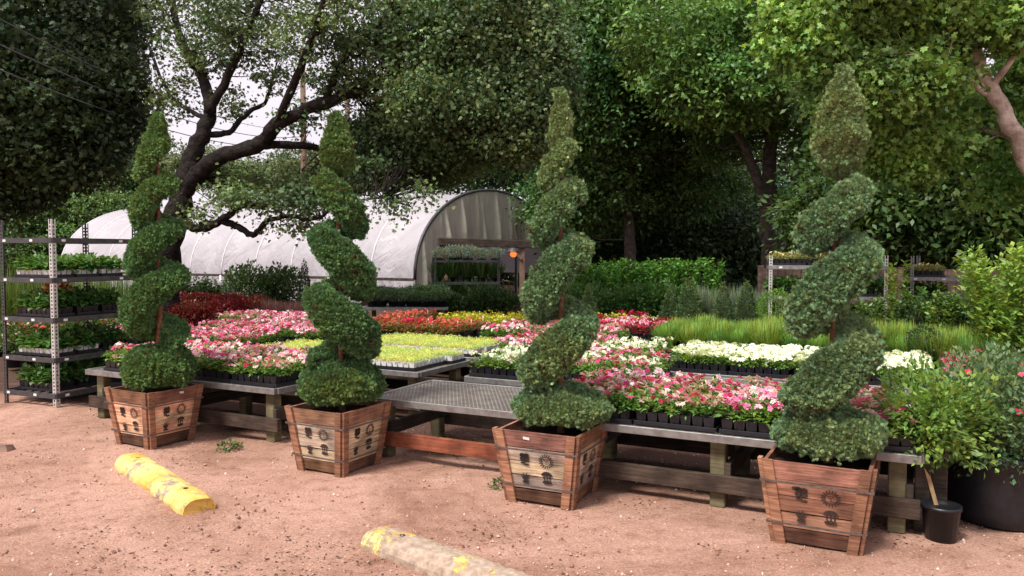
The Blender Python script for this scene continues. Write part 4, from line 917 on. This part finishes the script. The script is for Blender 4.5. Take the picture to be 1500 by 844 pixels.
# lime spiky plants on the fourth row bench
pr = [shrub_proto('spiky_plant', 'blade', [.27, .31, .25][i], .14, 120 + i, [(.21, .38, .07), (.28, .41, .08), (.16, .31, .06)][i], (.009,), 680, .085, .10, spread=2.2) for i in range(3)]
sp = []
for j in range(4):
    for i in range(17): u = -2.42 + .262 * i; v = V4 + .12 + .235 * j; x, y, _ = UV(u + random.uniform(-.02, .02), v); sp.append((x, y, BH))
ORD2 = ORD + ['eleventh', 'twelfth', 'thirteenth', 'fourteenth', 'fifteenth', 'sixteenth', 'seventeenth']
put(pr, sp, lambda i: f"lime green spiky plant, {ORD2[i % 17]} from left, {['front', 'second', 'third', 'back'][i // 17]} row behind the white petunias", 'potted plant', 'lime green spiky plants behind the white petunias')
o = shrub_proto('orange_bromeliad', 'blade', .5, .1, 130, (.62, .17, .06), (.03,), 16, .08, .1, spread=.9); o.location = UV(-.92, V4 + .75, BH); tag(o, 'orange spiky bloom behind the lime plants left of the fourth topiary', 'potted plant')
# right-hand mixed plants in front of the racks
pr = [shrub_proto('leafy_shrub', 'upright', .95, .3, 132 + i, [(.11, .20, .045), (.15, .26, .055), (.07, .14, .035)][i], (.04, .07), 1300, .13, .18, stems=9) for i in range(3)]
put(pr, line(1278, 1436, 7, 10.1, 9.6, .1), lambda i: nth(i, 7, 'leafy green shrub', 'before the racks right of the fourth topiary'), 'shrub', 'leafy shrubs before the right racks')
pr = [shrub_proto('flowering_plant', 'loose', .5, .24, 138 + i, (.09, .16, .04), (.035, .06), 1200, .12, .16, flowers=(26, .025, [(.8, .2, .3), (.8, .3, .2), (.85, .5, .5)])) for i in range(2)]
put(pr, [UV(1.15 + .3 * (i % 4), V3 + .2 + .4 * (i // 4), BH - .15) for i in range(8)], lambda i: f"coral flowered plant, {ORD[i % 4]} from left, {['front', 'back'][i // 4]} row, right of the bright vinca", 'potted plant', 'coral flowered plants right of the vinca')
bench('third row bench under the coral flowered plants at right', .95, 2.2, V3, V3 + .9, grid=False).scale = (1, 1, .67)
o = shrub_proto('ball_topiary', 'ball', .42, .16, 144, (.045, .09, .03), (.015, .025), 2200, .09, .12); o.location = UV(.10, V4 + .02, BH); o.location.z = BH; tag(o, 'small dark ball topiary in front of the lime plants right of fourth topiary', 'topiary')
o = shrub_proto('climbing_vine', 'upright', 1.5, .16, 146, (.24, .32, .06), (.05, .08), 700, .12, .2, stems=4); o.location = D(1318, 400, 10.4)[:2] + (.05,); tag(o, 'yellow green vine climbing beside the rack right of the fourth topiary', 'vine')
o = shrub_proto('feathery_shrub', 'upright', 1.66, .62, 148, (.26, .40, .08), (.05, .08), 9500, .2, .3, stems=40); o.location = D(1492, 400, 7.3)[:2] + (0,); tag(o, 'large feathery lime green shrub at the right edge above the roses', 'shrub')
# plants seen through and behind the left rack
pr = [shrub_proto('tall_grass', 'blade', 1.25, .3, 150 + i, (.14, .22, .05), (.014,), 420, .16, .2, spread=1.1) for i in range(2)]
put(pr, line(-40, 178, 8, 12, 13, 0), lambda i: nth(i, 8, 'arching green grass clump', 'behind the left rack'), 'grass', 'arching grass clumps behind the left rack')
pr = [shrub_proto('flowering_plant', 'loose', .66, .28, 153 + i, (.10, .17, .04), (.035, .06), 1300, .13, .2, flowers=(50, .025, [(.75, .06, .2), (.85, .6, .5), (.7, .1, .08), (.8, .7, .6)])) for i in range(3)]
put(pr, line(20, 176, 8, 10.6, 11, .05), lambda i: nth(i, 8, 'pink flowered potted plant', 'behind the left rack'), 'potted plant', 'pink flowered plants behind the left rack')
o = shrub_proto('orange_croton', 'loose', .35, .16, 157, (.55, .16, .07), (.05, .08), 260, .08, .1); o.location = rackpt(.16, .55, 1.02); o.location.z = .932; tag(o, 'orange leafed plant at the back of the third shelf of left rack', 'potted plant')

# leafy shrub beside the fourth crate, big rose pot and small pot at right
st_ = empty('plant_stand', UV(.11, 5.10), ROW, label='dark wooden plant stand under the light green shrub beside the bench end', cat='plant stand')
k = MB(); k.box((0, 0, .46), (.20, .20, .03)); k.build('top', M['darkwood'], st_)
for x, y in ((-.04, -.04), (.045, .05)): k = MB(); k.beam((x, y, 0), (x, y, .442), .085, .085, (0, 1, 0)); k.build('leg', M['darkwood'], st_)
o = shrub_proto('leafy_shrub', 'loose', .42, .30, 160, (.19, .32, .07), (.024, .052), 4200, .09, -.06, wr=.5, stems=24, gap=.42); o.scale = (1.1, 1.1, 1)
o.location = UV(.10, 5.12, .477); tag(o, 'light green leafy shrub on the bench end beside the rose bush', 'shrub')
_pr = shrub_proto('rose_bush', 'loose', 1.0, .52, 162, (.15, .235, .105), (.026, .046), 12000, 0, .22, wr=.62, stems=6, flowers=(34, .022, [(.80, .045, .13), (.82, .16, .24)]))
rose = empty('potted_rose', (2.98, 4.72, 0), label='pink flowering rose bush in a big black nursery pot at lower right', cat='rose bush')
for ch in list(_pr.children): ch.parent = rose
bpy.data.objects.remove(_pr)
k = MB(); n = 48; vs = []; fs = []; prof = [(.29, 0), (.315, .02), (.325, .1), (.34, .24), (.35, .38), (.36, .40), (.365, .43), (.345, .435), (.335, .39)]
for i, (r_, z) in enumerate(prof):
    for q in range(n):
        w = 2 * PI * q / n; rr_ = r_ * (1 + (.012 * math.sin(5 * w + z * 9) + .008 * math.sin(11 * w - z * 20)) * (1 if i < 6 else .4)); vs.append((rr_ * math.cos(w), rr_ * math.sin(w), z))
for i in range(len(prof) - 1):
    for q in range(n): fs.append((i * n + q, i * n + (q + 1) % n, (i + 1) * n + (q + 1) % n, (i + 1) * n + q))
k.add(vs, fs, True); k.build('pot', M['blackplastic'], rose)
k = MB(); k.lathe((0, 0, .385), [(.001, .02), (.2, .015), (.334, .0)], 24); k.build('soil', M['soil'], rose)
sp_ = empty('small_pot', (2.39, 4.33, 0), label='small empty black pot leaning against the rose pot with a pale stake', cat='pot')
k = MB(); pot_mb(k, .08, .10, .2); k.build('pot', M['blackplastic'], sp_)
k = MB(); k.beam((.03, .02, .03), (-.05, .13, .46), .022, .007, (0, 1, .3)); k.build('stake', M['stake'], sp_)
# weeds at the foot of the benches
wr_ = np.random.RandomState(9)
pr = [shrub_proto('weed', 'loose', .07, .09, 170 + i, (.10, .17, .05), (.02, .04), 160, 0, 0, stems=2) for i in range(2)]
wd_ = [(690, 660), (455, 640), (335, 660), (1105, 672), (735, 715), (655, 655)]
put(pr, [G(*q)[:2] + (-.012,) for q in wd_], lambda i: ['low green weed patch under the empty bench', 'weed patch left of the second crate', 'small weed tuft right of the first crate', 'small weed tuft left of the fourth crate', 'tiny weed beside the foot of the third crate', 'sparse weed tuft below the red rail'][i], 'weed', 'weeds on the gravel')
pr[0].scale = (2.2, 1.4, .8)

# ================================================================== CRATE PLANTERS AND SPIRAL TOPIARIES
CB, CT, CH = .20, .262, .472
def crate(label, cx, cy, rz, seed, white=0.):
    r = random.Random(seed); root = empty('crate_planter', (cx, cy, 0), rz, label=label, cat='crate planter', group='wooden crate planters in a row')
    def hw(z): return CB + (CT - CB) * z / CH
    slope = (CT - CB) / CH
    for s in range(4):
        Rm = Matrix.Rotation(s * PI / 2, 4, 'Z')
        def W_(x, z, off): return Rm @ Vector((x, -(hw(z) + off), z))
        pl = MB(); zs = [.012, .095, .185, .275, .365, CH]; n = 5
        for i in range(n):
            z0, z1 = zs[i] + .0025, zs[i + 1] - .0025; g = r.uniform(.65, 1.2); tc_ = (g, g * r.uniform(.88, 1.05), g * r.uniform(.85, 1.1))
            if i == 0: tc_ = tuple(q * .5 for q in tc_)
            if white and 0 < i < 4: tc_ = tuple(min(2.6, c * q) for c, q in zip((g, g, g), (1.4 + white, 2.0 + 1.9 * white, 2.6 + 3.0 * white)))
            pl.col = tc_; off = r.uniform(-.0025, .0025); j0, j1 = r.uniform(-.003, .003), r.uniform(-.003, .003)
            vs = []
            for o_ in (off, off - .018):
                for z in (z0 + j0, z1 + j1):
                    for sg in (-1, 1): vs.append(W_(sg * (hw(z) - .004), z, o_))
            pl.add(vs, [(0, 1, 3, 2), (5, 4, 6, 7), (2, 3, 7, 6), (1, 0, 4, 5), (0, 2, 6, 4), (3, 1, 5, 7)])
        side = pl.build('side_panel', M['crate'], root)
        # corner battens standing proud at both ends of each side
        for sg in (-1, 1):
            k = MB(); g = r.uniform(.7, 1.15); k.col = (g, g * .95, g * .9); w = .052; vs = []
            for o_ in (.020 + .0015 * s, .003):
                for z in (0, CH + .004):
                    a = sg * (hw(z) + .006 * (1 if s % 2 else -.2)); b = a - sg * w
                    vs += [W_(a, z, o_), W_(b, z, o_)]
            k.add(vs, [(0, 1, 3, 2)[::-sg], (5, 4, 6, 7)[::-sg], (2, 3, 7, 6)[::-sg], (1, 0, 4, 5)[::-sg], (0, 2, 6, 4)[::-sg], (3, 1, 5, 7)[::-sg]]); k.build('batten', M['crate'], root)
        # stencilled nursery prints
        st = MB(); st.col = (1, 1, 1)
        jx, jz, jr = r.uniform(-.008, .008), r.uniform(-.006, .006), r.uniform(-.05, .05)
        def quad(ps, o_=.0055): st.add([W_(x * 1.16 + jx + jr * (z - .235), (z - .235) * 1.13 + .235 + jz - jr * x, o_) for x, z in ps], [tuple(range(len(ps)))])
        def disc(x, z, a, b, n_=14, o_=.0055, ph=0): quad([(x + a * math.cos(2 * PI * i / n_ + ph), z + b * math.sin(2 * PI * i / n_ + ph)) for i in range(n_)], o_)
        def ring(x, z, a, b, t, n_=22):
            for i in range(n_):
                w0, w1 = 2 * PI * i / n_, 2 * PI * (i + 1) / n_
                quad([(x + a * math.cos(w0), z + b * math.sin(w0)), (x + a * math.cos(w1), z + b * math.sin(w1)), (x + (a - t) * math.cos(w1), z + (b - t) * math.sin(w1)), (x + (a - t) * math.cos(w0), z + (b - t) * math.sin(w0))][::-1])
        lx, rx_, tz, bz = -.066, .056, .283, .187
        # flower with stem (upper left)
        for i in range(4): w = PI / 4 + i * PI / 2; disc(lx + .017 * math.cos(w), tz + .012 + .015 * math.sin(w), .015, .0135)
        quad([(lx - .004, tz + .004), (lx + .004, tz + .004), (lx + .003, tz - .035), (lx - .003, tz - .035)][::-1]); disc(lx - .012, tz - .022, .012, .0055, 10, .0058); disc(lx + .014, tz - .030, .013, .006, 10, .0058)
        # sun with a face (upper right)
        ring(rx_, tz, .028, .028, .0045)
        for i in range(18):
            w = 2 * PI * i / 18; c, s_ = math.cos(w), math.sin(w); quad([(rx_ + .030 * c - .0042 * s_, tz + .030 * s_ + .0042 * c), (rx_ + .030 * c + .0042 * s_, tz + .030 * s_ - .0042 * c), (rx_ + .042 * c + .002 * s_, tz + .042 * s_ - .002 * c), (rx_ + .042 * c - .002 * s_, tz + .042 * s_ + .002 * c)][::-1])
        for dx in (-.009, .009): disc(rx_ + dx, tz + .008, .0045, .0028, 8)
        quad([(rx_ - .0018, tz + .006), (rx_ + .0018, tz + .006), (rx_ + .003, tz - .004), (rx_ - .003, tz - .004)][::-1]); disc(rx_, tz - .013, .009, .0025, 8)
        # leaves (lower left)
        for a in (-.6, -.25, .12, .5):
            c, s_ = math.sin(a), math.cos(a); L = .058 - .02 * abs(a); bx, bzz = lx, bz - .032
            quad([(bx, bzz), (bx + .45 * L * c + .0068 * s_, bzz + .45 * L * s_ - .0068 * c), (bx + L * c, bzz + L * s_), (bx + .45 * L * c - .0068 * s_, bzz + .45 * L * s_ + .0068 * c)][::-1] if False else [(bx, bzz), (bx + .45 * L * c + .0068 * s_, bzz + .45 * L * s_ - .0068 * c), (bx + L * c, bzz + L * s_), (bx + .45 * L * c - .0068 * s_, bzz + .45 * L * s_ + .0068 * c)], .0055 + .0003 * a)
        disc(lx, bz - .036, .020, .008, 12, .006)
        # tufted plant in a bowl (lower right)
        quad([(rx_ + .032 * math.cos(PI * i / 12), bz + .012 + .026 * math.sin(PI * i / 12)) for i in range(13)])
        for dx in (-.016, 0, .016): quad([(rx_ + dx - .0045, bz + .011), (rx_ + dx + .0045, bz + .011), (rx_ + dx + .003, bz - .012), (rx_ + dx - .003, bz - .012)][::-1])
        disc(rx_, bz - .024, .027, .011, 14)
        if seed == 4 and s % 2 == 0:
            disc(lx - .02, tz + .03, .022, .009); 
        st.build('stencil_print', M['stencil'] if (s + seed) % 2 else M['stencil_faded'], root)
    for z in (.118, .352):
        k = MB(); h = .011; a = hw(z) + .026; a1 = hw(z + h) + .026
        vs = []
        for q, zz in ((a, z), (a1, z + h)):
            for sx, sy in ((-1, -1), (1, -1), (1, 1), (-1, 1)): vs.append((sx * q, sy * q, zz))
        for q, zz in ((a - .003, z), (a1 - .003, z + h)):
            for sx, sy in ((-1, -1), (1, -1), (1, 1), (-1, 1)): vs.append((sx * q, sy * q, zz))
        fs = []
        for i in range(4): j = (i + 1) % 4; fs += [(i, j, 4 + j, 4 + i), (8 + j, 8 + i, 12 + i, 12 + j), (4 + i, 4 + j, 12 + j, 12 + i), (j, i, 8 + i, 8 + j)]
        k.add(vs, fs); k.build('steel_strap', M['band'], root)
    k = MB(); g = CT * .9; k.add([(-CB + .02, -CB + .02, .03), (CB - .02, -CB + .02, .03), (CB - .02, CB - .02, .03), (-CB + .02, CB - .02, .03)], [(0, 1, 2, 3)]); k.build('base_board', M['darkwood'], root)
    k = MB(); zz = CH - .05; a = hw(zz) - .02; nn = 10; vs = [(-a + 2 * a * i / nn, -a + 2 * a * j / nn, zz + .008 * r.uniform(-1, 1)) for j in range(nn + 1) for i in range(nn + 1)]
    k.add(vs, [(j * 11 + i, j * 11 + i + 1, j * 11 + i + 12, j * 11 + i + 11) for j in range(nn) for i in range(nn)], True); k.build('soil', M['soil'], root)
    if seed in (1, 3):
        k = MB(); fs_ = 0 if seed == 3 else 1; Rm = Matrix.Rotation(fs_ * PI / 2, 4, 'Z'); x0 = -.08 if seed == 3 else .04
        k.add([Rm @ Vector((x, -(hw(z) + .0055), z)) for x, z in ((x0, .425), (x0 + .042, .421), (x0 + .042, .439), (x0, .443))], [(0, 1, 2, 3)]); k.build('price_label', M['label'], root)
    return root
CR = [(-3.02, 6.62, -29), (-1.29, 5.83, -29), (.265, 5.13, -26), (1.745, 4.39, -28)]
crate('whitewashed stencilled wooden crate planter, farthest left of the four', *CR[0][:2], R(CR[0][2]), 1, .85)
crate('stencilled wooden crate planter, second from left, right face half whitewashed', *CR[1][:2], R(CR[1][2]), 2, .22)
crate('stencilled wooden crate planter, third from left, with white label on its rim', *CR[2][:2], R(CR[2][2]), 3, .12)
crate('stencilled orange brown wooden crate planter, nearest the camera at right', *CR[3][:2], R(CR[3][2]), 4, .0)

def spiral(label, cx, cy, px_axis, lobes, hand, ball, top, seed, base, lean=0., N_=105000, thick=.33, T0=.60):
    """lobes: (pixel height of each front crossing, outer radius); hand +1 climbs to the right across the front"""
    r = np.random.RandomState(seed); root = empty('spiral_topiary', (cx, cy, 0), label=label, cat='topiary', group='clipped spiral topiaries in crates')
    zc = [D(750, y, cy)[2] for y, _ in lobes]; rc = [q for _, q in lobes]
    x_off = 0.
    zb, rb, hb = ball; zt0, zt1, rt = top
    # build: helix tube
    T1 = len(lobes) - 1 + .45
    tt = np.arange(-1, len(lobes) + 1); zz = np.array([2 * zc[0] - zc[1]] + zc + [zc[-1] + (zc[-1] - zc[-2]) * .8]); rr_ = np.array([rc[0] * 1.0] + rc + [rc[-1] * .6])
    def zf(t): return np.interp(t, tt, zz)
    def rf(t): return np.interp(t, tt, rr_)
    n = int(N_ * .84); t = r.uniform(T0, T1, n * 3); keep = r.uniform(size=n * 3) < (rf(t) / max(rc)) ** 1.6; t = t[keep][:n]; n = len(t)
    ph = r.uniform(0, 2 * PI, n)
    def surf(t, ph, k=1.):
        th = 2 * PI * t * hand; pitch = zf(t + .5) - zf(t - .5); md = np.cos(2 * PI * (t + .11)); Rr = rf(t) * (.98 + .10 * md)
        er = np.stack([np.sin(th), -np.cos(th), 0 * th], 1)
        cr = Rr * .53; ra = Rr * .41 * k * np.clip((T1 - t) / .3, .5, 1); mm_ = ((1 + md) / 2) ** 1.15; rz_ = pitch * (thick * .42 + thick * 1.22 * mm_) * k * np.clip((T1 - t) / .3, .25, 1) * np.clip((t - T0) / .25, .45, 1)
        # top of the strand is flatter and its underside fuller, as clipped
        d = np.stack([0 * th, 0 * th, np.sin(ph) * rz_], 1) + er * (np.cos(ph) * ra)[:, None]
        d[:, 2] += -.10 * pitch * (np.cos(ph) * .5)           # the outer rim hangs a little
        p = er * cr[:, None] + d; p[:, 2] += zf(t) + .12 * pitch * np.sin(th) * hand * np.minimum(1, t + .9)
        nr = unit(er * (np.cos(ph) / np.maximum(ra, .02))[:, None] + np.stack([0 * th, 0 * th, np.sin(ph) / np.maximum(rz_, .02)], 1))
        return p, nr
    p, nr = surf(t, ph)
    # bottom cushion and top spindle
    m = int(N_ * .30); d = unit(r.normal(size=(m, 3))); d[:, 2] = np.where(d[:, 2] < -.55, -d[:, 2], d[:, 2]); pb = d * [rb, rb, hb] + [0, 0, zb]; nb = unit(d / np.array([rb, rb, hb]))
    m2 = int(N_ * .13); h = 1 - r.uniform(0, 1, m2) ** .7; a = r.uniform(0, 6.28, m2); prof = np.interp(h, [0, .12, .35, .7, .9, 1], [.35, .8, 1, .62, .3, .06]); pt_ = np.stack([rt * prof * np.cos(a), rt * prof * np.sin(a), zt0 + (zt1 - zt0) * h], 1); nt = unit(np.stack([np.cos(a), np.sin(a), np.full(m2, .35)], 1))
    P_ = np.concatenate([p, pb, pt_]); Nn = np.concatenate([nr, nb, nt])
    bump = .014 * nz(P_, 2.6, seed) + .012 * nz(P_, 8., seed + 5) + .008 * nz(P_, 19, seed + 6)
    P2 = P_ + Nn * (bump + r.uniform(-.022, .006, len(P_)) + (r.uniform(size=len(P_)) < .03) * r.uniform(0, .03, len(P_)))[:, None]
    P2[:, 0] += lean * (P2[:, 2] - .5)
    k = len(P2); tip = unit(Nn + r.normal(0, .38, (k, 3)) + [0, 0, .30]); nor = unit(np.cross(tip, r.normal(size=(k, 3))))
    L = r.uniform(.013, .026, k)
    col = tint(k, base, .22, .09, P2, .9, .10, r); hi = (bump > .012) & (r.uniform(size=k) < .6); col[hi] *= [1.28, 1.22, 1.15]  # raised tips coloured lighter: highlights put into the colour, along with new growth
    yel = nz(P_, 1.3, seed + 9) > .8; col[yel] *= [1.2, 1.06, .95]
    brown = (r.uniform(size=k) < .012) | ((nz(P_, 3.1, seed + 13) > 1.05) & (r.uniform(size=k) < .4)); col[brown] = np.array([.14, .085, .05]) * r.uniform(.6, 1.2, (brown.sum(), 1))
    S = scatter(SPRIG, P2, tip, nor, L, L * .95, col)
    # solid twiggy core so no light leaks through the strand
    q = 14; ts = np.linspace(T0, T1, 110); vs = []; fs = []
    for i, t_ in enumerate(ts):
        e = min(1, i / 6 + .15, (109 - i) / 6 + .15); pp, _ = surf(np.full(q, t_), np.linspace(0, 2 * PI, q, endpoint=False), .84 * e); vs += pp.tolist()
    for i in range(109):
        for j in range(q): fs.append((i * q + j, i * q + (j + 1) % q, (i + 1) * q + (j + 1) % q, (i + 1) * q + j))
    def ell(c, rx, rz_, nu=16, nv=9):
        b0 = len(vs)
        for i in range(nv + 1):
            w = PI * i / nv
            for j in range(nu): u = 2 * PI * j / nu; vs.append([c[0] + rx * math.sin(w) * math.cos(u), c[1] + rx * math.sin(w) * math.sin(u), c[2] - rz_ * math.cos(w)])
        for i in range(nv):
            for j in range(nu): fs.append((b0 + i * nu + j, b0 + i * nu + (j + 1) % nu, b0 + (i + 1) * nu + (j + 1) % nu, b0 + (i + 1) * nu + j))
    ell((0, 0, zb), rb * .88, hb * .88); ell((0, 0, zt0 + (zt1 - zt0) * .38), rt * .8, (zt1 - zt0) * .36)
    vs = np.array(vs); vs[:, 0] += lean * (vs[:, 2] - .5)
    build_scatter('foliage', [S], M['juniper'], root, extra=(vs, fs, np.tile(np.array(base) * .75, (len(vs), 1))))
    kk = MB(); zs_ = np.linspace(CH - .06, zt0 + .05, 12); kk.tube([(lean * (z - .5) + .008 * math.sin(z * 7), .008 * math.cos(z * 5), z) for z in zs_], [.026 - .012 * i / 11 for i in range(12)], 8); kk.build('stem', M['cedar'], root)
    return root
for o_ in COL.objects:
    if o_.name in ('crate_planter.002', 'crate_planter.003'): o_.scale = (1.05, 1.05, 1.0)
def zpx(y, cy): return D(750, y, cy)[2]
c = (-2.97, 6.60); spiral('dark green spiral topiary, farthest left, beside the rack', c[0], c[1], 229, [(520, .26), (430, .285), (358, .235), (290, .20), (226, .155)], 1, (.62, .275, .20), (zpx(228, c[1]), zpx(166, c[1]), .095), 201, (.125, .235, .078), .012, thick=.245, T0=.15)
c = (-1.265, 5.83); spiral('dark spiral topiary, second from left, winding the opposite way', c[0], c[1], 495, [(548, .27), (462, .30), (372, .24), (288, .185)], -1, (.62, .29, .18), (zpx(258, c[1]), zpx(164, c[1]), .115), 202, (.120, .225, .080), -.01, thick=.245, T0=.15)
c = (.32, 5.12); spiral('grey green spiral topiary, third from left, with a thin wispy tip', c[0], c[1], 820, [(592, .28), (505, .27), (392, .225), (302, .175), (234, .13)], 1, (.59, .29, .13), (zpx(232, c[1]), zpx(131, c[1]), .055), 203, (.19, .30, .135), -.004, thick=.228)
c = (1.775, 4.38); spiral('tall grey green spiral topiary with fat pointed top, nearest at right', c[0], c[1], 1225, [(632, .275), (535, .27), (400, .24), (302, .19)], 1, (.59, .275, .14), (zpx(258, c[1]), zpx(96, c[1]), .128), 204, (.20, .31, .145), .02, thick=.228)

# ================================================================== PARKING WHEEL STOPS
def stop_mat():
    m, n, l, p = nodes('worn_yellow_concrete'); t = N(n, 'TexCoord'); P_ = t.outputs['Object']
    g = N(n, 'TexNoise', i_Scale=30.0, i_Detail=6.0); l.new(P_, g.inputs['Vector']); con = ramp(n, [(.3, (.27, .20, .15)), (.55, (.40, .31, .24)), (.8, (.54, .44, .35))]); l.new(g.outputs['Fac'], con.inputs[0])
    w = N(n, 'TexNoise', i_Scale=9.0, i_Detail=9.0, i_Roughness=.8); l.new(P_, w.inputs['Vector'])
    a = N(n, 'Attribute', attribute_name='col'); sp = N(n, 'SeparateColor'); l.new(a.outputs['Color'], sp.inputs[0])
    ad = N(n, 'Math', operation='ADD'); l.new(w.outputs['Fac'], ad.inputs[0]); l.new(sp.outputs[0], ad.inputs[1])
    mk = ramp(n, [(.495, (0, 0, 0)), (.51, (1, 1, 1))]); l.new(ad.outputs[0], mk.inputs[0])
    ye = N(n, 'TexNoise', i_Scale=3.0, i_Detail=4.0); l.new(P_, ye.inputs['Vector']); yr = ramp(n, [(.4, (.62, .36, .05)), (.6, (.76, .60, .22))]); l.new(ye.outputs['Fac'], yr.inputs[0])
    mx_ = N(n, 'Mix', data_type='RGBA'); l.new(mk.outputs[0], mx_.inputs[0]); l.new(con.outputs[0], mx_.inputs[6]); l.new(yr.outputs[0], mx_.inputs[7]); dn = N(n, 'TexNoise', i_Scale=14.0, i_Detail=8.0, i_Roughness=.75); l.new(P_, dn.inputs['Vector']); dr = ramp(n, [(.3, (.60, .52, .45)), (.48, (.96, .93, .9)), (.7, (1, 1, 1))]); l.new(dn.outputs['Fac'], dr.inputs[0])
    dm = N(n, 'Mix', data_type='RGBA', blend_type='MULTIPLY', i_0=.85); l.new(mx_.outputs[2], dm.inputs[6]); l.new(dr.outputs[0], dm.inputs[7]); l.new(dm.outputs[2], p.inputs['Base Color'])
    p.inputs['Roughness'].default_value = .9; hh = N(n, 'Math', operation='ADD'); l.new(g.outputs['Fac'], hh.inputs[0]); l.new(mk.outputs[0], hh.inputs[1])
    bu = N(n, 'Bump', i_Strength=.6, i_Distance=.006); l.new(hh.outputs[0], bu.inputs['Height']); l.new(bu.outputs[0], p.inputs['Normal']); return m
SM = stop_mat()
def wheel_stop(label, a, b, paint, seed):
    a, b = Vector(a), Vector(b); d = b - a; L = d.length; r = random.Random(seed); k = MB()
    prof = [(-.112, 0), (-.112, .028), (-.098, .06), (-.066, .086), (-.03, .094), (.03, .094), (.066, .086), (.098, .06), (.112, .028), (.112, 0)]
    n = 46; vs = []; fs = []; cols = []
    pp = [(x, .018 * 0 + y) for x, y in prof]; m = len(pp)
    for i in range(n + 1):
        t = i / n; x = L * t; e = min(1, min(i, n - i) / 1.6); sh = .86 + .14 * e
        for (y, z) in pp: vs.append((x + (.022 * (r.random() - .5) if e < 1 else 0), y * sh + r.uniform(-.0035, .0035), max(0, z * sh + (r.uniform(-.0022, .0022) if z > 0 else 0)) - (.006 if z == 0 else 0)))
    k.col = (paint[0],) * 3
    for i in range(n):
        for j in range(m - 1): fs.append((i * m + j, i * m + j + 1, (i + 1) * m + j + 1, (i + 1) * m + j))
    fs.append(tuple(range(m))[::-1]); fs.append(tuple(n * m + j for j in range(m))); k.add(vs, fs)
    # paint survives unevenly along the stop
    k.c = []
    for i in range(n + 1):
        for j in range(m): k.c.append((paint[0] + paint[1] * (1 - i / n) + paint[2] * math.sin(i * .31 + 1) + (paint[3] if 2 < j < 7 else 0),) * 3)
    o = k.build('wheel_stop', SM); o.location = a; o.rotation_euler = (0, 0, math.atan2(d.y, d.x)); tag(o, label, 'wheel stop', 'yellow concrete parking stops')
    for q in (.16, .84):
        k = MB(); k.lathe((L * q, 0, .0935), [(.001, .0), (.011, .0005), (.014, .003), (.016, .0032)], 12); k.build('bolt_hole', M['stencil'], o)
    return o
wheel_stop('worn yellow concrete parking stop lying in the gravel at left', (-2.90, 5.90, 0), (-1.93, 4.80, 0), (.05, .03, .05, .0), 5)
wheel_stop('mostly bare concrete parking stop with yellow flecks at the bottom edge', (-.76, 4.29, 0), (.34, 3.33, 0), (-.13, .04, .05, .05), 6)
# broken stone at the left edge
o = MB(); o.add([(.09 * a, .07 * b, .045 * c_ + .02) for a, b, c_ in ((-1, -.8, -.9), (1, -.7, -.9), (1.1, .8, -.9), (-.9, 1, -.9), (-.7, -.6, .8), (.6, -.5, 1), (.8, .5, .7), (-.6, .7, .9))], [(0, 1, 5, 4), (1, 2, 6, 5), (2, 3, 7, 6), (3, 0, 4, 7), (4, 5, 6, 7)])
s = o.build('stone', plain('rough_stone', (.30, .2, .15), (.15, .09, .07), .9, 0, 12, .8)); s.location = G(2, 662); tag(s, 'rough brown stone at the left edge of the yard', 'stone')
print('trays', NTR[0], 'objects', len(bpy.data.objects))
